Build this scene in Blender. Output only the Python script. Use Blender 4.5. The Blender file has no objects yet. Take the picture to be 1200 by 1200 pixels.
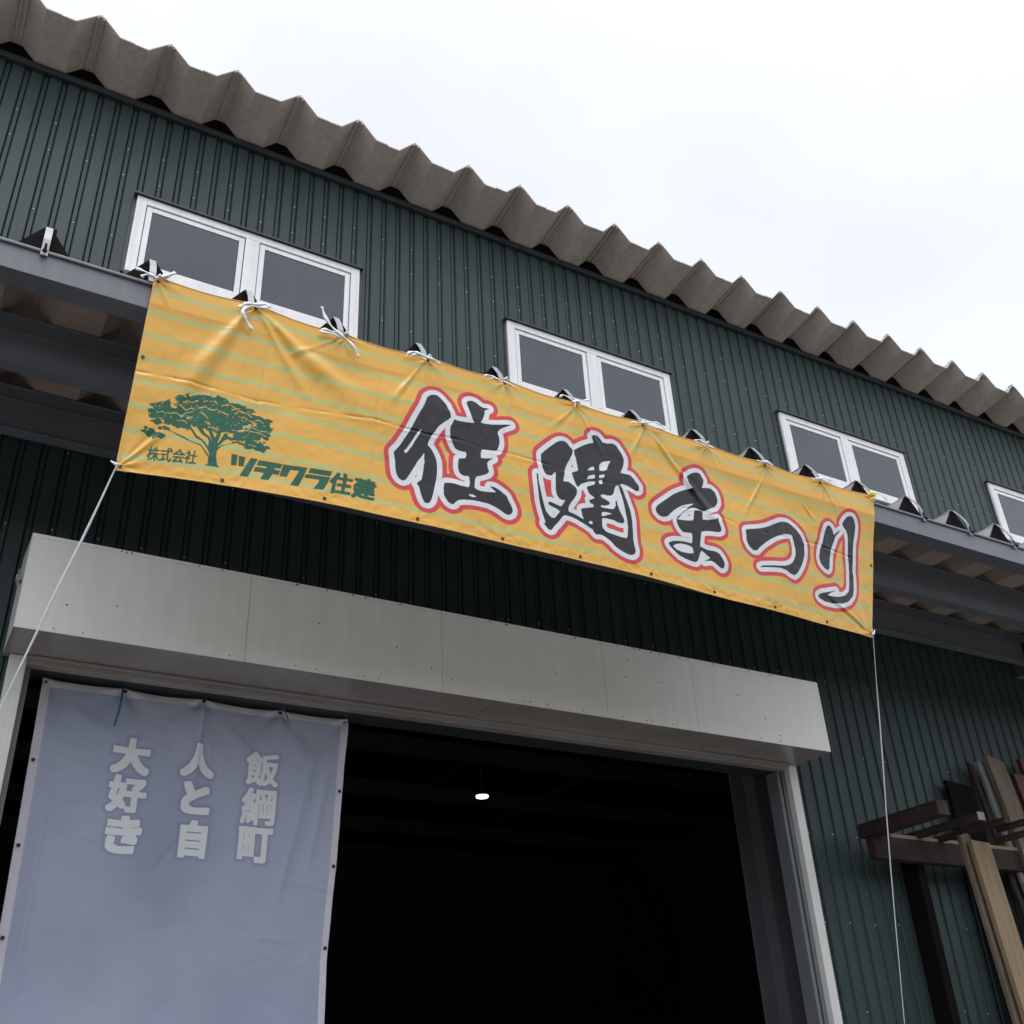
import bpy, bmesh, math, random, json
import numpy as np
from mathutils import Vector, Matrix, geometry
random.seed(7); rng = np.random.default_rng(7)
SC = bpy.context.scene; COL = SC.collection
R = math.radians
EYE = 1.6                                     # eye height; heights below are given above the eye, then raised by EYE

# ---------------------------------------------------------------- camera, sky, sun, exposure
cam = bpy.data.cameras.new('camera'); cam_o = bpy.data.objects.new('camera', cam); COL.objects.link(cam_o)
_r = Vector((0.86996767, -0.49099578, -0.04560036)); _u = Vector((-0.21388385, -0.45905137, 0.86227927)); _f = Vector((0.44430839, 0.74040191, 0.50437592))
m = Matrix((( _r.x, _u.x, -_f.x, 0), (_r.y, _u.y, -_f.y, 0), (_r.z, _u.z, -_f.z, EYE), (0, 0, 0, 1)))
cam_o.matrix_world = m
cam.sensor_fit = 'HORIZONTAL'; cam.sensor_width = 36; cam.lens = 36 * 1238.33 / 1200
cam.clip_start = .05; cam.clip_end = 4000
SC.camera = cam_o
SUN_EL, SUN_AZ = R(72), R(215)                # high sun behind thin cloud
w = bpy.data.worlds.new('World'); SC.world = w; w.use_nodes = True
nt = w.node_tree; nt.nodes.clear()
sky = nt.nodes.new('ShaderNodeTexSky'); sky.sky_type = 'NISHITA'; sky.sun_disc = False
sky.sun_elevation = SUN_EL; sky.sun_rotation = SUN_AZ
sky.air_density = 1.0; sky.dust_density = 2.0; sky.ozone_density = 1.0
hs = nt.nodes.new('ShaderNodeHueSaturation'); hs.inputs['Saturation'].default_value = .22
bgn = nt.nodes.new('ShaderNodeBackground'); bgn.inputs['Strength'].default_value = .12
wo = nt.nodes.new('ShaderNodeOutputWorld')
wtc = nt.nodes.new('ShaderNodeTexCoord'); wmp = nt.nodes.new('ShaderNodeMapping'); wmp.inputs['Scale'].default_value = (1, 1, 2.2)
wnz = nt.nodes.new('ShaderNodeTexNoise'); wnz.inputs['Scale'].default_value = 1.6; wnz.inputs['Detail'].default_value = 5   # thin overcast, the same all round
wmr = nt.nodes.new('ShaderNodeMapRange'); wmr.inputs['From Min'].default_value = .3; wmr.inputs['From Max'].default_value = .7; wmr.inputs['To Min'].default_value = .92; wmr.inputs['To Max'].default_value = 1.10
wmx = nt.nodes.new('ShaderNodeMix'); wmx.data_type = 'RGBA'; wmx.blend_type = 'MULTIPLY'; wmx.inputs[0].default_value = 1
nt.links.new(wtc.outputs['Generated'], wmp.inputs[0]); nt.links.new(wmp.outputs[0], wnz.inputs['Vector']); nt.links.new(wnz.outputs['Fac'], wmr.inputs[0])
nt.links.new(sky.outputs[0], hs.inputs['Color']); nt.links.new(hs.outputs[0], wmx.inputs[6]); nt.links.new(wmr.outputs[0], wmx.inputs[7]); nt.links.new(wmx.outputs[2], bgn.inputs['Color']); nt.links.new(bgn.outputs[0], wo.inputs[0])
sl = bpy.data.lights.new('sun', 'SUN'); sl.energy = .6; sl.angle = R(45); sl.color = (1, .97, .93)
so = bpy.data.objects.new('sun', sl); COL.objects.link(so)
sd = Vector((math.sin(SUN_AZ) * math.cos(SUN_EL), math.cos(SUN_AZ) * math.cos(SUN_EL), math.sin(SUN_EL)))
so.rotation_euler = sd.to_track_quat('Z', 'Y').to_euler(); so.location = (0, -5, 30)
SC.view_settings.view_transform = 'Standard'; SC.view_settings.look = 'None'
SC.view_settings.gamma = 1; SC.view_settings.use_curve_mapping = False; SC.view_settings.exposure = 1.58
SC.cycles.max_bounces = 8; SC.cycles.diffuse_bounces = 5

# ---------------------------------------------------------------- helpers
def tag(o, label=None, cat=None, group=None, kind=None):
    if label: o['label'] = label
    if cat: o['category'] = cat
    if group: o['group'] = group
    if kind: o['kind'] = kind
    return o
def empty(name, loc, label, cat, group=None):
    o = bpy.data.objects.new(name, None); COL.objects.link(o); o.location = loc; o.empty_display_size = .2
    return tag(o, label, cat, group)
class MB:
    """collects faces; coordinates are world metres, z above the ground"""
    def __init__(s): s.v = []; s.f = []; s.mi = []
    def face(s, pts, mi=0):
        n = len(s.v); s.v += [tuple(p) for p in pts]; s.f.append(tuple(range(n, n + len(pts)))); s.mi.append(mi)
    def box(s, x0, x1, y0, y1, z0, z1, mi=0):
        n = len(s.v)
        s.v += [(x0,y0,z0),(x1,y0,z0),(x1,y1,z0),(x0,y1,z0),(x0,y0,z1),(x1,y0,z1),(x1,y1,z1),(x0,y1,z1)]
        for q in ((0,3,2,1),(4,5,6,7),(0,1,5,4),(1,2,6,5),(2,3,7,6),(3,0,4,7)):
            s.f.append(tuple(n + i for i in q)); s.mi.append(mi)
    def beam(s, a, b, w, h, up=(0,0,1), mi=0):
        a = Vector(a); b = Vector(b); d = (b - a).normalized(); up = Vector(up)
        sx = d.cross(up).normalized(); u = sx.cross(d).normalized(); n = len(s.v)
        for p in (a, b):
            for i, j in ((-1,-1),(1,-1),(1,1),(-1,1)): s.v.append(tuple(p + sx * (i * w / 2) + u * (j * h / 2)))
        for q in ((3,2,1,0),(4,5,6,7),(0,1,5,4),(1,2,6,5),(2,3,7,6),(3,0,4,7)):
            s.f.append(tuple(n + i for i in q)); s.mi.append(mi)
    def prism(s, prof, y0, y1, mi=0):          # closed profile in x,z swept along y
        n = len(s.v); k = len(prof)
        s.v += [(x, y0, z) for x, z in prof] + [(x, y1, z) for x, z in prof]
        for i in range(k): s.f.append((n + i, n + (i + 1) % k, n + k + (i + 1) % k, n + k + i)); s.mi.append(mi)
        s.f.append(tuple(n + i for i in range(k - 1, -1, -1))); s.f.append(tuple(n + k + i for i in range(k))); s.mi += [mi, mi]
    def prism_x(s, prof, x0, x1, mi=0):        # closed profile in y,z swept along x
        n = len(s.v); k = len(prof)
        s.v += [(x0, y, z) for y, z in prof] + [(x1, y, z) for y, z in prof]
        for i in range(k): s.f.append((n + i, n + (i + 1) % k, n + k + (i + 1) % k, n + k + i)); s.mi.append(mi)
        s.f.append(tuple(n + i for i in range(k - 1, -1, -1))); s.f.append(tuple(n + k + i for i in range(k))); s.mi += [mi, mi]
    def tube(s, pts, r, n=6, mi=0, flat=1.0):
        pts = [Vector(p) for p in pts]; base = len(s.v); K = len(pts)
        for i, p in enumerate(pts):
            d = (pts[min(i + 1, K - 1)] - pts[max(i - 1, 0)]).normalized()
            a = d.cross(Vector((0, 1, .01))).normalized(); b = d.cross(a).normalized()
            rr = r[i] if isinstance(r, (list, tuple)) else r
            for k in range(n):
                t = 2 * math.pi * k / n; s.v.append(tuple(p + a * (rr * math.cos(t)) + b * (rr * flat * math.sin(t))))
        for i in range(K - 1):
            for k in range(n):
                s.f.append((base + i*n + k, base + i*n + (k+1) % n, base + (i+1)*n + (k+1) % n, base + (i+1)*n + k)); s.mi.append(mi)
        s.f.append(tuple(base + k for k in range(n - 1, -1, -1))); s.f.append(tuple(base + (K-1)*n + k for k in range(n))); s.mi += [mi, mi]
    def build(s, name, mats, parent=None, bevel=0, smooth=False):
        me = bpy.data.meshes.new(name); me.from_pydata(s.v, [], s.f)
        mats = mats if isinstance(mats, (list, tuple)) else [mats]
        for x in mats: me.materials.append(x)
        if len(mats) > 1: me.polygons.foreach_set('material_index', s.mi)
        bm = bmesh.new(); bm.from_mesh(me); bmesh.ops.recalc_face_normals(bm, faces=bm.faces); bm.to_mesh(me); bm.free()
        if smooth: me.polygons.foreach_set('use_smooth', [True] * len(me.polygons))
        o = bpy.data.objects.new(name, me); COL.objects.link(o)
        if parent is not None: put(o, parent)
        if bevel:
            b = o.modifiers.new('bevel', 'BEVEL'); b.width = bevel; b.segments = 2; b.limit_method = 'ANGLE'; b.angle_limit = R(35)
        return o
def wloc(o):
    p = Vector((0, 0, 0))
    while o is not None: p += o.location; o = o.parent
    return p
def put(o, parent):
    """parent o; all parents are unrotated, so shifting by their place is enough"""
    o.parent = parent; o.location = o.location - wloc(parent)
def mat(name, col, rough=.5, metal=0, noise=.0, nscale=5, col2=None, bump=0, bscale=60, spec=.5, stretch=(1,1,1), coat=0, streak=0, rvar=0, indiv=0):
    m = bpy.data.materials.new(name); m.use_nodes = True; t = m.node_tree; n = t.nodes; b = n['Principled BSDF']
    b.inputs['Base Color'].default_value = (*col, 1); b.inputs['Roughness'].default_value = rough; b.inputs['Metallic'].default_value = metal
    b.inputs['Specular IOR Level'].default_value = spec; b.inputs['Coat Weight'].default_value = coat
    tc = n.new('ShaderNodeTexCoord'); mp = n.new('ShaderNodeMapping'); mp.inputs['Scale'].default_value = stretch
    geo = n.new('ShaderNodeNewGeometry'); t.links.new(geo.outputs['Position'], mp.inputs[0])
    if noise or col2:
        nz = n.new('ShaderNodeTexNoise'); nz.inputs['Scale'].default_value = nscale; nz.inputs['Detail'].default_value = 8; nz.inputs['Roughness'].default_value = .65
        t.links.new(mp.outputs[0], nz.inputs['Vector'])
        cr = n.new('ShaderNodeValToRGB'); c2 = col2 or tuple(c * (1 - noise) for c in col)
        cr.color_ramp.elements[0].position = .35; cr.color_ramp.elements[1].position = .68
        cr.color_ramp.elements[0].color = (*c2, 1); cr.color_ramp.elements[1].color = (*col, 1)
        t.links.new(nz.outputs['Fac'], cr.inputs[0]); last = cr.outputs[0]
        if streak:                              # rain streaks: noise stretched down the wall
            mp2 = n.new('ShaderNodeMapping'); mp2.inputs['Scale'].default_value = (14, 14, .5); t.links.new(geo.outputs['Position'], mp2.inputs[0])
            n3 = n.new('ShaderNodeTexNoise'); n3.inputs['Scale'].default_value = 1.6; n3.inputs['Detail'].default_value = 5; t.links.new(mp2.outputs[0], n3.inputs['Vector'])
            c3 = n.new('ShaderNodeValToRGB'); c3.color_ramp.elements[0].position = .4; c3.color_ramp.elements[1].position = .62
            c3.color_ramp.elements[0].color = (1 - streak,) * 3 + (1,); c3.color_ramp.elements[1].color = (1, 1, 1, 1); t.links.new(n3.outputs['Fac'], c3.inputs[0])
            mx = n.new('ShaderNodeMix'); mx.data_type = 'RGBA'; mx.blend_type = 'MULTIPLY'; mx.inputs[0].default_value = 1
            t.links.new(last, mx.inputs[6]); t.links.new(c3.outputs[0], mx.inputs[7]); last = mx.outputs[2]
        if indiv:                               # sheets differ a little from one another
            oi = n.new('ShaderNodeObjectInfo'); m4 = n.new('ShaderNodeMapRange'); m4.inputs['To Min'].default_value = 1 - indiv; m4.inputs['To Max'].default_value = 1 + indiv * .6
            t.links.new(oi.outputs['Random'], m4.inputs[0]); m5 = n.new('ShaderNodeMix'); m5.data_type = 'RGBA'; m5.blend_type = 'MULTIPLY'; m5.inputs[0].default_value = 1
            t.links.new(last, m5.inputs[6]); t.links.new(m4.outputs[0], m5.inputs[7]); last = m5.outputs[2]
        t.links.new(last, b.inputs['Base Color'])
        if rvar:
            mr = n.new('ShaderNodeMapRange'); mr.inputs['To Min'].default_value = rough - rvar; mr.inputs['To Max'].default_value = rough + rvar
            t.links.new(nz.outputs['Fac'], mr.inputs[0]); t.links.new(mr.outputs[0], b.inputs['Roughness'])
    if bump:
        n2 = n.new('ShaderNodeTexNoise'); n2.inputs['Scale'].default_value = bscale; n2.inputs['Detail'].default_value = 4
        t.links.new(mp.outputs[0], n2.inputs['Vector'])
        bp = n.new('ShaderNodeBump'); bp.inputs['Strength'].default_value = bump; bp.inputs['Distance'].default_value = .01
        t.links.new(n2.outputs['Fac'], bp.inputs['Height']); t.links.new(bp.outputs[0], b.inputs['Normal'])
    return m
M = dict(
    siding=mat('green_siding_paint', (.038,.060,.062), .5, 0, .16, 1.7, bump=.05, bscale=3, streak=.10, rvar=.06, spec=.3, indiv=.07),
    trim=mat('dark_trim_paint', (.028,.034,.038), .5, 0, .25, 3),
    screw=mat('screw_zinc', (.40,.41,.42), .5, .3),
    white=mat('white_frame_paint', (.80,.80,.82), .4, 0, .10, 6, streak=.07),
    gasket=mat('black_gasket', (.02,.02,.022), .6),
    pane=mat('dark_window_glass', (.058,.066,.086), .14, 0, .25, 1.4, bump=.06, bscale=2, spec=.5, streak=.06),
    roof_top=mat('galvanised_roof_top', (.22,.23,.245), .5, .2, .15, 4),
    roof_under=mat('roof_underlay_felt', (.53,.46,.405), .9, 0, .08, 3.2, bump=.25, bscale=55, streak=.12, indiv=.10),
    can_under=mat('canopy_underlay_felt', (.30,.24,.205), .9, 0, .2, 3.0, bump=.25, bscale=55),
    black=mat('black_closure', (.006,.0055,.005), .85, 0, .3, 14, spec=.1),
    galv=mat('galvanised_strap', (.24,.255,.28), .5, .2, .2, 30),
    gutter=mat('grey_gutter_paint', (.120,.127,.152), .38, 0, .12, 2.2, streak=.10, bump=.03, bscale=3),
    beam=mat('grey_steel_beam', (.125,.136,.158), .45, 0, .18, 2.5, bump=.04, bscale=8),
    cream=mat('off_white_sheet_metal', (.84,.825,.815), .36, 0, .06, 2.3, bump=.10, bscale=1.7, streak=.035, rvar=.05),
    cream_shade=mat('shaded_soffit_sheet', (.30,.275,.262), .24, 0, .2, 2.3, bump=.08, bscale=1.7),  # off-white sheet with the shade of soffit and header put into its colour
    cream_jamb=mat('pale_jamb_paint', (.74,.74,.72), .45, 0, .12, 5, streak=.08),
    inside=mat('dark_interior_lining', (.20,.20,.21), .8, 0, .3, 1.5),
    inside_steel=mat('interior_steel', (.16,.17,.19), .6, 0, .2, 2),
    concrete=mat('concrete', (.26,.25,.235), .9, 0, .3, .8, bump=.3, bscale=30),
    rust=mat('rusty_steel', (.036,.018,.013), .85, .1, 0, 9, (.012,.007,.006), bump=.4, bscale=70),
    red=mat('faded_red_paint', (.075,.016,.012), .6, 0, .4, 12),
    wood=mat('weathered_wood', (.17,.13,.10), .85, 0, 0, 3.0, (.085,.062,.045), bump=.5, bscale=18, stretch=(9,9,.8)),
    wood_pale=mat('pale_cut_wood', (.24,.18,.11), .8, 0, 0, 3.5, (.17,.12,.07), bump=.4, bscale=20, stretch=(9,9,.8)),
    wood_grey=mat('grey_weathered_wood', (.24,.235,.225), .9, 0, 0, 3.2, (.14,.135,.13), bump=.5, bscale=18, stretch=(9,9,.8)),
    twine=mat('white_flat_twine', (.66,.68,.72), .4, 0, .12, 40),
    twine_y=mat('yellow_twine', (.72,.66,.09), .5, 0, .15, 40),
    cord=mat('blue_cord', (.012,.11,.33), .5),
    brass=mat('dark_eyelet', (.012,.011,.010), .6),
)
def emit(name, col, s):
    m = bpy.data.materials.new(name); m.use_nodes = True; b = m.node_tree.nodes['Principled BSDF']
    b.inputs['Base Color'].default_value = (*col, 1); b.inputs['Emission Color'].default_value = (*col, 1); b.inputs['Emission Strength'].default_value = s; return m

# ---------------------------------------------------------------- ground
g = MB(); g.face([(-1500,-1500,0),(1500,-1500,0),(1500,1500,0),(-1500,1500,0)])
gm = mat('yard_concrete', (.23,.225,.215), .95, 0, .35, .35, bump=.3, bscale=18)
tag(g.build('ground', gm), kind='structure')

# added unseen slope behind the camera, blocking low sky to darken under the canopy
hb = MB(); NXh, NYh = 90, 26
for j in range(NYh + 1):
    for i in range(NXh + 1):
        x_ = -130 + 260 * i / NXh; y_ = -12 - 75 * (j / NYh) ** 1.25; t_ = j / NYh
        z_ = (-.3 if j == 0 else 21 * t_ ** .66 + 1.6 * math.sin(x_ * .21 + j) + 1.3 * math.sin(x_ * .53 + 2.2 * j) + random.uniform(-.9, .9) + 3 * math.sin(x_ * .045))
        hb.v.append((x_, y_, z_))
for j in range(NYh):
    for i in range(NXh):
        a_ = j * (NXh + 1) + i; hb.f.append((a_, a_ + 1, a_ + NXh + 2, a_ + NXh + 1)); hb.mi.append(0)
tag(hb.build('sky_blocker_slope', mat('blocker_slope_green', (.055,.075,.03), .95, 0, 0, .6, (.02,.032,.014), bump=.8, bscale=3)), kind='structure')

# ---------------------------------------------------------------- warehouse
WY = 5.87                                     # face of the main wall
X0, X1 = -5.04, 17.0
WT = 6.80 + EYE                               # top of the siding
house = empty('warehouse', (6, WY, 0), 'dark green ribbed metal warehouse with four white windows under a corrugated eave', 'warehouse')
WIN = [(.5436 + 3.009 * k, .5436 + 3.009 * k + 1.69) for k in range(0, 4)]
WZ0, WZ1 = 5.15 + EYE, 5.858 + EYE
DX0, DX1, DZ = .425, 5.825, 2.268 + EYE       # door opening
BR = .126; RC = .175                          # rib pitch and the middle of one rib

def siding_profile(a, b):
    """outline of the sheet between x=a and x=b: flat pans, two V grooves beside a narrow strip"""
    pts = []
    k0 = int(math.floor((a - RC) / BR)) - 1; k1 = int(math.ceil((b - RC) / BR)) + 1
    for k in range(k0, k1 + 1):
        c = RC + BR * k
        for dx, dy in ((-.026, 0), (-.019, .012), (-.017, .026), (-.012, .012), (.012, .012), (.017, .026), (.019, .012), (.026, 0)): pts.append((c + dx, dy))
    out = []
    def at(x):
        for (xa, ya), (xb, yb) in zip(pts, pts[1:]):
            if xa <= x <= xb: return ya + (yb - ya) * (x - xa) / max(xb - xa, 1e-9)
        return 0
    out.append((a, at(a))); out += [p for p in pts if a + 1e-4 < p[0] < b - 1e-4]; out.append((b, at(b)))
    return out
def siding(a, b, z0, z1, parent):
    key = (round((a - X0) / (2 * BR) % 1, 4), round(b - a, 4), round(z1 - z0, 4))
    if key in SCACHE:
        o = bpy.data.objects.new('siding_panel', SCACHE[key]); COL.objects.link(o); o.location = (a, WY, z0); put(o, parent); return o
    pr = siding_profile(a, b); mb = MB(); n = len(pr)
    mb.v = [(x - a, y, 0) for x, y in pr] + [(x - a, y, z1 - z0) for x, y in pr]
    mb.f = [(i, i + 1, n + i + 1, n + i) for i in range(n - 1)]; mb.mi = [0] * (n - 1)
    # returns at the back edges so that the sheet has thickness
    k = len(mb.v); mb.v += [(0, .03, 0), (b - a, .03, 0), (0, .03, z1 - z0), (b - a, .03, z1 - z0)]
    mb.f += [(0, n, k + 2, k), (n - 1, k + 1, k + 3, 2 * n - 1), (k, k + 2, k + 3, k + 1)]; mb.mi += [0] * 3
    me = bpy.data.meshes.new('siding_panel'); me.from_pydata(mb.v, [], mb.f); me.materials.append(M['siding'])
    bm = bmesh.new(); bm.from_mesh(me); bmesh.ops.recalc_face_normals(bm, faces=bm.faces); bm.to_mesh(me); bm.free(); me.update()
    SCACHE[key] = me
    o = bpy.data.objects.new('siding_panel', me); COL.objects.link(o); o.location = (a, WY, z0); put(o, parent); return o
SCACHE = {}
holes = [(a, b, WZ0, WZ1) for a, b in WIN] + [(DX0, DX1, -1, DZ)]
x = X0; PW = 2 * BR
xs = []
while x < X1 - 1e-6: xs.append(x); x += PW
for a in xs:
    b = a + PW
    cuts = sorted({a, b} | {h for hx in holes for h in hx[:2] if a + .001 < h < b - .001})
    for p, q in zip(cuts, cuts[1:]):
        mid = (p + q) / 2
        iv = sorted((h[2], h[3]) for h in holes if h[0] < mid < h[1])
        z = 0.0
        for h0, h1 in iv + [(WT, WT)]:
            if h0 - z > .02: siding(p, q, z, h0, house)
            z = max(z, h1)
sc = MB()
def screw(mb, x, y, z, r=.0075):
    n = 6; base = len(mb.v)
    for yy, rr in ((y, r), (y - .005, r * .7)):
        for k in range(n): mb.v.append((x + rr * math.cos(k * math.pi / 3), yy, z + rr * math.sin(k * math.pi / 3)))
    for k in range(n): mb.f.append((base + k, base + (k + 1) % n, base + n + (k + 1) % n, base + n + k)); mb.mi.append(0)
    mb.f.append(tuple(base + n + k for k in range(n))); mb.mi.append(0)
for k in range(-20, 66):
    cx = RC + .252 * k
    for z in (6.32, 6.05, 5.452, 4.83, 4.2, 3.65, 3.11, 2.465, 1.83, 1.2, .6, 0):
        z = z + random.uniform(-.012, .012); ax = cx + random.uniform(-.004, .004)
        if z < 5 and random.random() < .35: continue
        if any(h[0] - .02 < ax < h[1] + .02 and h[2] - .02 < z + EYE < h[3] + .02 for h in holes): continue
        screw(sc, ax, WY + .012, z + EYE)
tag(sc.build('wall_screw', M['screw'], house), kind='stuff')

# windows
def window(a, b):
    W = b - a; y0 = WY - .035; fr = MB()
    z0, z1 = WZ0, WZ1
    fw = .070
    fr.box(a, a + fw, y0, WY + .06, z0, z1); fr.box(b - fw, b, y0, WY + .06, z0, z1)
    fr.box(a + fw, b - fw, y0, WY + .06, z1 - .062, z1); fr.box(a + fw, b - fw, y0, WY + .06, z0, z0 + .06)
    cx = a + .787 + .0545
    fr.box(cx - .052, cx + .052, y0, WY + .06, z0 + .06, z1 - .062)
    o = fr.build('window', M['white'], house, bevel=.004)
    # shallow step round the frame
    for bx in (a + .02, b - .026):
        st = MB(); st.box(bx, bx + .006, y0 - .004, y0, z0 + .02, z1 - .02); st.build('frame_bead', M['white'], o)
    fl = MB(); fl.box(a - .025, b + .025, WY - .055, WY + .004, z1 + .002, z1 + .016); fl.build('flashing', M['trim'], o)
    for bx in (a - .022, b + .002):
        sm = MB(); sm.box(bx, bx + .020, WY - .012, WY + .02, z0, z1); sm.build('side_seal', M['trim'], o)
    for p, q in ((a + fw, cx - .052), (cx + .052, b - fw)):
        gk = MB(); gk.box(p, q, WY - .018, WY + .02, z0 + .06, z1 - .062); gk.build('gasket', M['gasket'], o)
        s = MB(); e = .006; t = .040; ya, yb = WY - .026, WY + .03; zz0, zz1 = z0 + .06 + e, z1 - .062 - e
        s.box(p + e, p + e + t, ya, yb, zz0, zz1); s.box(q - e - t, q - e, ya, yb, zz0, zz1)
        s.box(p + e + t, q - e - t, ya, yb, zz1 - t, zz1); s.box(p + e + t, q - e - t, ya, yb, zz0, zz0 + t)
        s.build('sash', M['white'], o, bevel=.003)
        g = MB(); g.box(p + e + t + .004, q - e - t - .004, WY - .0195, WY - .0115, zz0 + t + .004, zz1 - t - .004)
        g.build('pane', M['pane'], o)
for a, b in WIN: window(a, b)

# trapezoid roof sheets: one part per half metre
def trapezoid(px, base, top, flat, peak, th, hw=.25):
    """underside outline from valley middle to valley middle with the ridge at px"""
    h = hw
    low = [(px - h, base), (px - h + flat / 2, base), (px - peak, top), (px + peak, top), (px + h - flat / 2, base), (px + h, base)]
    up = [(x, z + th) for x, z in low]
    return low, up
def roof_sheet(px, y0, y1, zf, zb, flat, height, peak, th, mats, name, parent, bend=0, hw=.25):
    """sheet from y0 (free edge, height zf) to y1 (zb)"""
    mb = MB(); N = 6
    rows = []
    for i in range(N + 1):
        t = i / N; y = y0 + (y1 - y0) * t; z = zf + (zb - zf) * t
        low, up = trapezoid(px, z, z + height, flat, peak, th, hw)
        rj = bend * (1 - t) ** 6
        low = [(x, zz + rj * math.sin(x * 9 + px)) for x, zz in low]; up = [(x, zz + rj * math.sin(x * 9 + px)) for x, zz in up]
        base = len(mb.v); mb.v += [(x, y, zz) for x, zz in low] + [(x, y, zz) for x, zz in up]; rows.append(base)
    for i in range(N):
        a, b = rows[i], rows[i + 1]
        for k in range(5):
            mb.f.append((a + k, a + k + 1, b + k + 1, b + k)); mb.mi.append(1)
            mb.f.append((a + 6 + k, a + 7 + k, b + 7 + k, b + 6 + k)); mb.mi.append(0)
        mb.f.append((a, b, b + 6, a + 6)); mb.mi.append(1); mb.f.append((a + 5, b + 5, b + 11, a + 11)); mb.mi.append(1)
    for a in (rows[0], rows[-1]):
        for k in range(5): mb.f.append((a + k, a + k + 1, a + 7 + k, a + 6 + k)); mb.mi.append(1)
    # standing seam over the ridge and its fold below
    mb.prism([(px - .011, zf + height + th - .001), (px + .011, zf + height + th - .001), (px + .008, zf + height + th + .018), (px - .008, zf + height + th + .018)], y0 + .004, y0 + .06, 0)
    for dx in (-.026, .014):
        n0 = len(mb.v)
        mb.v += [(px + dx, y0 + .002, zf + height - .016), (px + dx + .012, y0 + .002, zf + height - .016), (px + dx + .012, y0 + .002, zf + height + .001), (px + dx, y0 + .002, zf + height + .001),
                 (px + dx, y1, zb + height - .016), (px + dx + .012, y1, zb + height - .016), (px + dx + .012, y1, zb + height + .001), (px + dx, y1, zb + height + .001)]
        for q in ((0,1,5,4),(1,2,6,5),(3,0,4,7),(0,3,2,1)): mb.f.append(tuple(n0 + i for i in q)); mb.mi.append(1)
    return mb.build(name, mats, parent)
for k in range(-17, 27):
    px = 3.512 + .4949 * k
    if px < X0 or px > X1 - .2: continue
    roof_sheet(px, 5.42 + random.uniform(-.006, .006), 7.6, 6.862 + EYE, 6.862 + EYE - .115 * 2.18, .200, .142, .022, .011, [M['roof_top'], M['roof_under']], 'roof_sheet', house, bend=.004, hw=.24745)
far = MB(); far.box(X0, X1, 7.59, 24, 6.0 + EYE, 6.9 + EYE); far.build('roof_deck', M['roof_top'], house)
tr = MB(); tr.box(X0, X1, WY - .034, WY - .001, 6.742 + EYE, 6.796 + EYE); tr.build('eave_trim', M['trim'], house, bevel=.003)
cl = MB(); cl.box(X0, X1, WY - .012, WY + .03, 6.801 + EYE, 6.93 + EYE); cl.build('eave_closure', M['black'], house)

# inside of the shed, seen through the entrance
iw = MB()
iw.box(X0, X1, 23.8, 24, 0, 7.6); iw.box(X0, X0 + .2, 6.2, 23.8, 0, 7.6); iw.box(X1 - .2, X1, 6.2, 23.8, 0, 7.6)
iw.box(X0, DX0 - .02, 6.02, 6.06, 0, 8.3); iw.box(DX1 + .02, X1, 6.02, 6.06, 0, 8.3); iw.box(DX0 - .02, DX1 + .02, 6.07, 6.11, DZ + .03, 8.3)
iw.build('inner_wall', M['inside'], house)
fl = MB(); fl.box(X0, X1, 5.95, 24, .004, .06); fl.build('floor_slab', M['concrete'], house)
ce = MB(); ce.box(X0, X1, 6.12, 23.8, 7.6, 7.65); ce.build('ceiling', M['inside'], house)
for y in (8.5, 11, 13.5, 16, 18.5, 21):
    r = MB(); r.box(X0 + .3, X1 - .3, y - .08, y + .08, 7.15, 7.45); r.build('rafter', M['inside_steel'], house)
for xx in (-1.4, 1.2, 3.8, 6.4, 9, 11.6):
    r = MB(); r.box(xx - .05, xx + .05, 6.3, 23.5, 7.46, 7.59); r.build('purlin', M['inside_steel'], house)
for xx, yy in ((6.33, 6.75), (-3, 13.5), (12.4, 13.5)):
    r = MB(); r.box(xx - .15, xx + .15, yy - .15, yy - .135, 0, 7.14); r.box(xx - .15, xx + .15, yy + .135, yy + .15, 0, 7.14); r.box(xx - .006, xx + .006, yy - .135, yy + .135, 0, 7.14)
    r.build('column', M['inside_steel'], house)
# reveal of the entrance
rv = MB(); rv.box(DX0 - .06, DX0 - .001, WY + .021, 6.019, 0, DZ + .02); rv.box(DX1 + .001, DX1 + .06, WY + .021, 6.019, 0, DZ + .02); rv.box(DX0 + .001, DX1 - .001, WY + .021, 6.069, DZ + .002, DZ + .06)
rv.build('door_reveal', M['trim'], house)

lamp = empty('ceiling_lamp', (8.7, 16, 4.97 + EYE), 'small round white lamp glowing in the dark inside the entrance', 'lamp')
l = MB(); l.tube([(8.7, 16, 4.97 + EYE + .0), (8.7, 16, 4.97 + EYE + .02)], .105, 20); l.build('lamp_disc', emit('lamp_glow', (.93, 1, .97), 1.5), lamp)
l = MB(); l.tube([(8.7, 16, 5.0 + EYE), (8.7, 16, 5.06 + EYE), (8.7, 16, 5.14 + EYE)], [.122, .10, .05], 20); l.build('lamp_shade', M['inside_steel'], lamp)
l = MB(); l.tube([(8.7, 16, 5.13 + EYE), (8.7, 16, 7.16)], .012, 6); l.build('lamp_stem', M['inside_steel'], lamp)

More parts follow.
